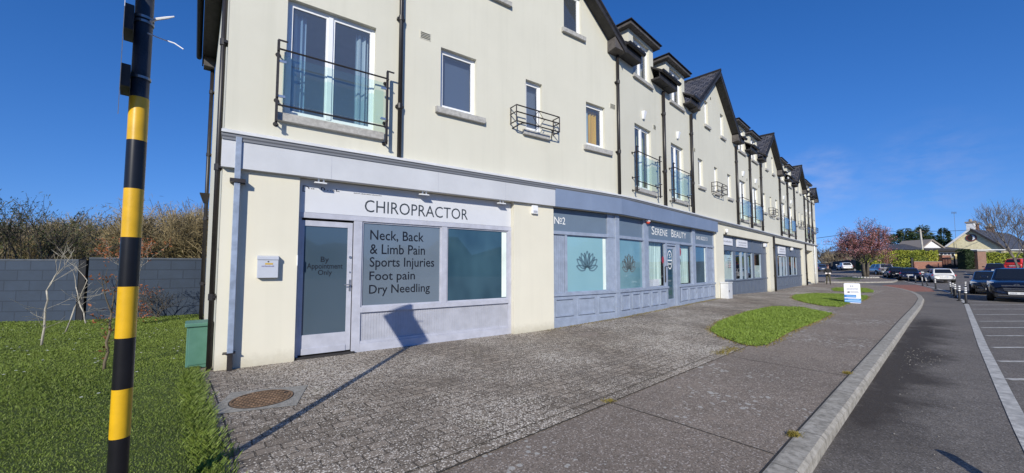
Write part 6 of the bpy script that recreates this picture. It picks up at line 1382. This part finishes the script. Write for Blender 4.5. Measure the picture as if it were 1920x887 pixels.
    q = MB(); q.hexa([(-.05, -.12, 1.555), (-.015, -.128, 1.555), (-.015, -.118, 1.575), (-.05, -.11, 1.575)], [(-.05, -.122, 1.557), (-.015, -.13, 1.557), (-.015, -.12, 1.577), (-.05, -.112, 1.577)]); q.hexa([(.015, -.128, 1.555), (.05, -.12, 1.555), (.05, -.11, 1.575), (.015, -.118, 1.575)], [(.015, -.13, 1.557), (.05, -.122, 1.557), (.05, -.112, 1.577), (.015, -.12, 1.577)]); o = q.build('eyes', M['letter_black'], None, origin=(0, 0, 0)); o.parent = e
    q = MB(); q.hexa([(-.018, -.11, 1.515), (.018, -.11, 1.515), (.012, -.145, 1.52), (-.012, -.145, 1.52)], [(-.008, -.11, 1.565), (.008, -.11, 1.565), (.006, -.125, 1.56), (-.006, -.125, 1.56)]); o = q.build('nose', M['skin'], None, origin=(0, 0, 0)); o.parent = e
    e.location = (x, y, z+.02); e.rotation_euler = (0, 0, rz)
    for s in (-1, 1):
        c = Vector((s*.12, -.31, 1.00)); c.rotate(Matrix.Rotation(rz, 3, 'Z')); c += Vector((x, y, z+.02)); F = Frame(c, Vector((math.cos(rz), math.sin(rz), 0)), Vector((math.sin(rz), -math.cos(rz), 0))); q = MB(); q.box(F, -.075, .075, .04, .07, -.06, .06)
        tag(q.build('folded_paper', M['paper'], None), 'white folded paper in the '+('right' if s < 0 else 'left')+' hand of the person in the black jacket', 'paper')
person()
# ================================================================== GRASS BLADES
import numpy as np
def blades(name, poly, dens, h, w, m, seed, zoff=.012, holes=None):
    rng = np.random.default_rng(seed); P = np.array(poly); x0, y0 = P.min(0); x1, y1 = P.max(0); n = int((x1-x0)*(y1-y0)*dens(0) if False else (x1-x0)*(y1-y0)*dens)
    xy = rng.uniform((x0, y0), (x1, y1), (n, 2)); ins = np.zeros(n, bool)
    for i in range(len(P)):
        a, b = P[i], P[(i+1) % len(P)]; c = ((a[1] > xy[:, 1]) != (b[1] > xy[:, 1])) & (xy[:, 0] < (b[0]-a[0])*(xy[:, 1]-a[1])/(b[1]-a[1]+1e-12)+a[0]); ins ^= c
    d = np.hypot(xy[:, 0], xy[:, 1]); keep = ins & (rng.random(n) < np.clip((6/d)**1.6, .06, 1)) if holes is None else ins
    xy = xy[keep]; d = d[keep]; n = len(xy); a = rng.uniform(0, 6.283, n); sc = np.clip(d/6, .9, 2.6)
    patch = .85+.2*np.sin(xy[:, 0]*1.7+np.sin(xy[:, 1]*2.3))*np.sin(xy[:, 1]*1.3+1.2)
    hh = h*rng.uniform(.5, 1.25, n)*patch*np.sqrt(sc); ww = w*rng.uniform(.7, 1.3, n)*sc; le = rng.uniform(.25, .95, n)*hh; b = rng.uniform(0, 6.283, n)
    z = np.array([T(p[0], p[1]) for p in xy])+zoff-.004
    v = np.zeros((n, 4, 3)); ca, sa = np.cos(a)*ww/2, np.sin(a)*ww/2; lx, ly = np.cos(b)*le, np.sin(b)*le
    v[:, 0] = np.c_[xy[:, 0]-ca, xy[:, 1]-sa, z]; v[:, 1] = np.c_[xy[:, 0]+ca, xy[:, 1]+sa, z]
    v[:, 2] = np.c_[xy[:, 0]+ca*.7+lx*.4, xy[:, 1]+sa*.7+ly*.4, z+hh*.62]; v[:, 3] = np.c_[xy[:, 0]+lx, xy[:, 1]+ly, z+hh*.95]
    i = np.arange(n)*4; f = np.stack([i, i+1, i+2, i+3], 1)
    me = bpy.data.meshes.new(name); me.vertices.add(n*4); me.vertices.foreach_set('co', v.reshape(-1)); me.loops.add(n*4); me.loops.foreach_set('vertex_index', f.reshape(-1)); me.polygons.add(n); me.polygons.foreach_set('loop_start', i); me.polygons.foreach_set('loop_total', np.full(n, 4)); me.update(calc_edges=True); me.materials.append(m)
    ob = bpy.data.objects.new(name, me); COL.objects.link(ob); return tag(ob, kind='stuff')
def grassmat(name, c1, c2, c3):
    m, nt, b = newmat(name); p = obco(nt); L = nt.links.new
    n1 = noise(nt, p, 1.1, 5, .65); n2 = noise(nt, p, 90, 2, .5)
    c = mixc(nt, ramp(nt, n1, [(.32, 0.), (.68, 1.)]).outputs[0], c1, c2); c = mixc(nt, ramp(nt, n2, [(.55, 0.), (.68, 1.)]).outputs[0], c, c3)
    L(c, b.inputs['Base Color']); b.inputs['Roughness'].default_value = .55; b.inputs['Specular IOR Level'].default_value = .25
    b.inputs['Subsurface Weight'].default_value = 0; return m
M['blade'] = grassmat('lawn grass blades', (.098, .146, .024), (.168, .236, .038), (.29, .32, .095)); M['blade2'] = grassmat('verge grass blades', (.135, .205, .030), (.19, .275, .042), (.27, .33, .08))
blades('grass', lawn, 8200, .027, .0052, M['blade'], 1)
for k, g in enumerate((G1, G2, G3)): blades('grass', g, (2400, 1200, 650)[k], .042, .011, M['blade2'], 5+k, .014, holes=1)
# grass creeping over the edge of the paving, weeds along walls and kerb
def edge_tuft(name, pts, n, spread, h, w, m, seed):
    rnd = random.Random(seed); mb = MB(); pts = dense(pts, .2)
    for _ in range(n):
        k = rnd.randrange(len(pts)-1); p = Vector((*pts[k], 0)).lerp(Vector((*pts[k+1], 0)), rnd.random())+Vector((rnd.gauss(0, spread), rnd.gauss(0, spread), 0)); p.z = T(p.x, p.y)+.005; a = rnd.uniform(0, 6.28); d = Vector((math.cos(a), math.sin(a), 0)); s = Vector((-d.y, d.x, 0))*w; hh = h*rnd.uniform(.4, 1.3)
        mb.face([p-s, p+s, p+s*.6+d*hh*.35+UP*hh*.6, p+d*hh*.7+UP*hh*.9])
    return tag(mb.build(name, m), kind='stuff')
edge_tuft('grass', [(-2.1, 2.75), (-2.57, 3.30), (-3.55, 4.37), (-4.44, 5.35), (-4.72, 5.75)], 5200, .06, .075, .004, M['blade'], 71)
M['dry'] = grassmat('dry moss and weeds', (.16, .14, .03), (.26, .20, .035), (.30, .24, .08))
edge_tuft('weeds', [tuple(FA(s, .05, 0))[:2] for s in (6.4, 7.5, 9.4)]+[tuple(FB(s, .06, 0))[:2] for s in (.1, 4, 8.5)], 1500, .05, .025, .006, M['dry'], 72)
for k, g in enumerate((G1, G2)): edge_tuft('weeds', g+[g[0]], (2600, 1600)[k], .07, .03, .009, M['dry'], 73+k)
edge_tuft('weeds', [(2.64, 3.66), (2.70, 3.71)], 260, .022, .035, .004, M['dry'], 76)
edge_tuft('weeds', [(5.0, 5.75), (5.06, 5.8)], 120, .03, .03, .005, M['dry'], 77)
edge_tuft('weeds', [(1.1, 4.6), (1.2, 4.62)], 150, .03, .02, .004, M['dry'], 78); edge_tuft('weeds', [(3.75, 7.0), (4.4, 7.55)], 500, .07, .02, .006, M['dry'], 79)
# daisies
rd = random.Random(12); mb = MB(); M['petal'] = mat('daisy white', (.8, .8, .76), .6)
for _ in range(170):
    x = rd.uniform(-13, -4.6); y = rd.uniform(4.5, 11.5)
    if y > 5.9+(-4.6-x)*1.15 or rd.random() > .5: 
        if x > -5.5: continue
    z = T(x, y)+.07; mb.face([(x+.017*math.cos(a), y+.017*math.sin(a), z) for a in (0, 1.05, 2.1, 3.14, 4.19, 5.24)])
tag(mb.build('daisies', M['petal']), kind='stuff')
# leaf litter and grit along the kerb on the road
mb = MB(); rd = random.Random(9)
for _ in range(230):
    t = rd.choice((rd.random()**1.2, rd.gauss(.42, .05), rd.gauss(.42, .04))); t = clamp(t, 0, 1); x = lerp(3.2, 13, t); v = Vector((x, lerp(3.5, 12.3, t), 0))+Vector((.66, -.75, 0))*abs(rd.gauss(.05, .28)); s = rd.uniform(.005, .017); a = rd.uniform(0, 6); z = T(v.x, v.y)-.094
    mb.face([(v.x+s*math.cos(a+k*1.57)*(.6 if k % 2 else 1), v.y+s*math.sin(a+k*1.57)*(.6 if k % 2 else 1), z+.002*k) for k in range(4)])
tag(mb.build('leaf_litter', mat('pale dry litter', (.36, .33, .28), .9, var=.5, vscale=20)), kind='stuff')
# unseen wooded rise added behind the viewpoint to darken the panes' reflections
rh = random.Random(17); mb = MB(); xs = [0]*68; hz = [5.2+1.6*math.sin(k*.7)+1.3*math.sin(k*1.9+1)+rh.uniform(-.7, .7) for k in range(68)]
for k in range(67):
    for (y0, z0a, z0b), (y1, z1a, z1b) in (((-42, -.3, -.3), (-44, hz[k]*.7, hz[k+1]*.7)), ((-44, hz[k]*.7, hz[k+1]*.7), (-48, hz[k], hz[k+1])), ((-48, hz[k], hz[k+1]), (-62, -.3, -.3))):
        an = lambda kk: R(-172+kk*2.62); P_ = lambda kk, yy, zz: ((-yy+8)*1.1*math.cos(an(kk)), (-yy+8)*1.1*math.sin(an(kk)), zz); mb.face([P_(k, y0, z0a), P_(k+1, y0, z0b), P_(k+1, y1, z1b), P_(k, y1, z1a)])
tag(mb.build('reflection_rise', mat('dark rise for reflections', (.05, .06, .03), .95, var=.6, vscale=.4)), kind='structure')
# ================================================================== LIGHT, SKY, CAMERA
w = bpy.data.worlds.new('World'); SC.world = w; w.use_nodes = True; nt = w.node_tree; L = nt.links.new
bg = nt.nodes['Background']; sky = nt.nodes.new('ShaderNodeTexSky'); sky.sky_type = 'NISHITA'; sky.sun_disc = False; sky.sun_elevation = SUN_EL; sky.sun_rotation = math.pi+SUN_AZ
sky.altitude = 0; sky.air_density = 1.0; sky.dust_density = .0; sky.ozone_density = 4.0
hs = nt.nodes.new('ShaderNodeHueSaturation'); hs.inputs['Saturation'].default_value = 1.25; hs.inputs['Value'].default_value = 1.0
L(sky.outputs[0], hs.inputs['Color'])
mm = nt.nodes.new('ShaderNodeMix'); mm.data_type = 'RGBA'; mm.blend_type = 'MULTIPLY'; mm.inputs[0].default_value = 1; mm.inputs[7].default_value = (.90, .91, 1.20, 1)
L(hs.outputs[0], mm.inputs[6])
def cloud(src, d, size, amt, col, off):
    tc = nt.nodes.new('ShaderNodeTexCoord'); d = Vector(d).normalized(); dp = nt.nodes.new('ShaderNodeVectorMath'); dp.operation = 'DOT_PRODUCT'; L(tc.outputs['Generated'], dp.inputs[0]); dp.inputs[1].default_value = d
    mp = nt.nodes.new('ShaderNodeMapping'); mp.inputs['Scale'].default_value = (9, 9, 24); mp.inputs['Location'].default_value = (off, 0, 0); L(tc.outputs['Generated'], mp.inputs[0]); n = noise(nt, mp.outputs[0], 1.6, 6, .6)
    near = ramp(nt, dp.outputs['Value'], [(math.cos(size), 0.), (math.cos(size*.15), 1.)]).outputs[0]; f = math_(nt, 'MULTIPLY', math_(nt, 'MULTIPLY', near, ramp(nt, n, [(.38, 0.), (.72, 1.)]).outputs[0]), amt)
    return mixc(nt, f, src, col)
cc = cloud(mm.outputs[2], (.80, .985, .215), .085, .32, (4.6, 4.9, 6.6), 3.1); cc = cloud(cc, (1.09, .985, .235), .10, .26, (3.9, 4.2, 6.2), 0); L(cc, bg.inputs['Color'])
tcw = nt.nodes.new('ShaderNodeTexCoord'); sv = nt.nodes.new('ShaderNodeSeparateXYZ'); cv = nt.nodes.new('ShaderNodeCombineXYZ'); L(tcw.outputs['Generated'], sv.inputs[0]); L(sv.outputs[0], cv.inputs[0]); L(sv.outputs[1], cv.inputs[1])
zz = math_(nt, 'ADD', math_(nt, 'MULTIPLY', math_(nt, 'MAXIMUM', sv.outputs[2], 0.), .80), .10); L(zz, cv.inputs[2]); nv = nt.nodes.new('ShaderNodeVectorMath'); nv.operation = 'NORMALIZE'; L(cv.outputs[0], nv.inputs[0]); L(nv.outputs[0], sky.inputs['Vector']); bg.inputs['Strength'].default_value = .107
sd_ = bpy.data.lights.new('sun', 'SUN'); sd_.energy = 4.35; sd_.angle = R(.53); sd_.color = (1.0, .945, .83); so = bpy.data.objects.new('sun', sd_); COL.objects.link(so)
dr_ = Vector((math.sin(SUN_AZ)*math.cos(SUN_EL), math.cos(SUN_AZ)*math.cos(SUN_EL), -math.sin(SUN_EL))); so.rotation_euler = dr_.to_track_quat('-Z', 'Y').to_euler(); so.location = (-5, -20, 20)
cam = bpy.data.cameras.new('camera'); co = bpy.data.objects.new('camera', cam); COL.objects.link(co); co.location = (0, 0, 1.6); co.rotation_euler = (R(93.33), 0, 0)
cam.sensor_fit = 'HORIZONTAL'; cam.sensor_width = 36; cam.lens = 710/1920*36; cam.shift_y = 15.5/1920; cam.clip_start = .05; cam.clip_end = 3000; SC.camera = co
SC.view_settings.view_transform = 'Standard'; SC.view_settings.look = 'None'; SC.view_settings.gamma = 1; SC.view_settings.exposure = .12; SC.view_settings.use_curve_mapping = False
SC.cycles.max_bounces = 6; SC.cycles.transparent_max_bounces = 12
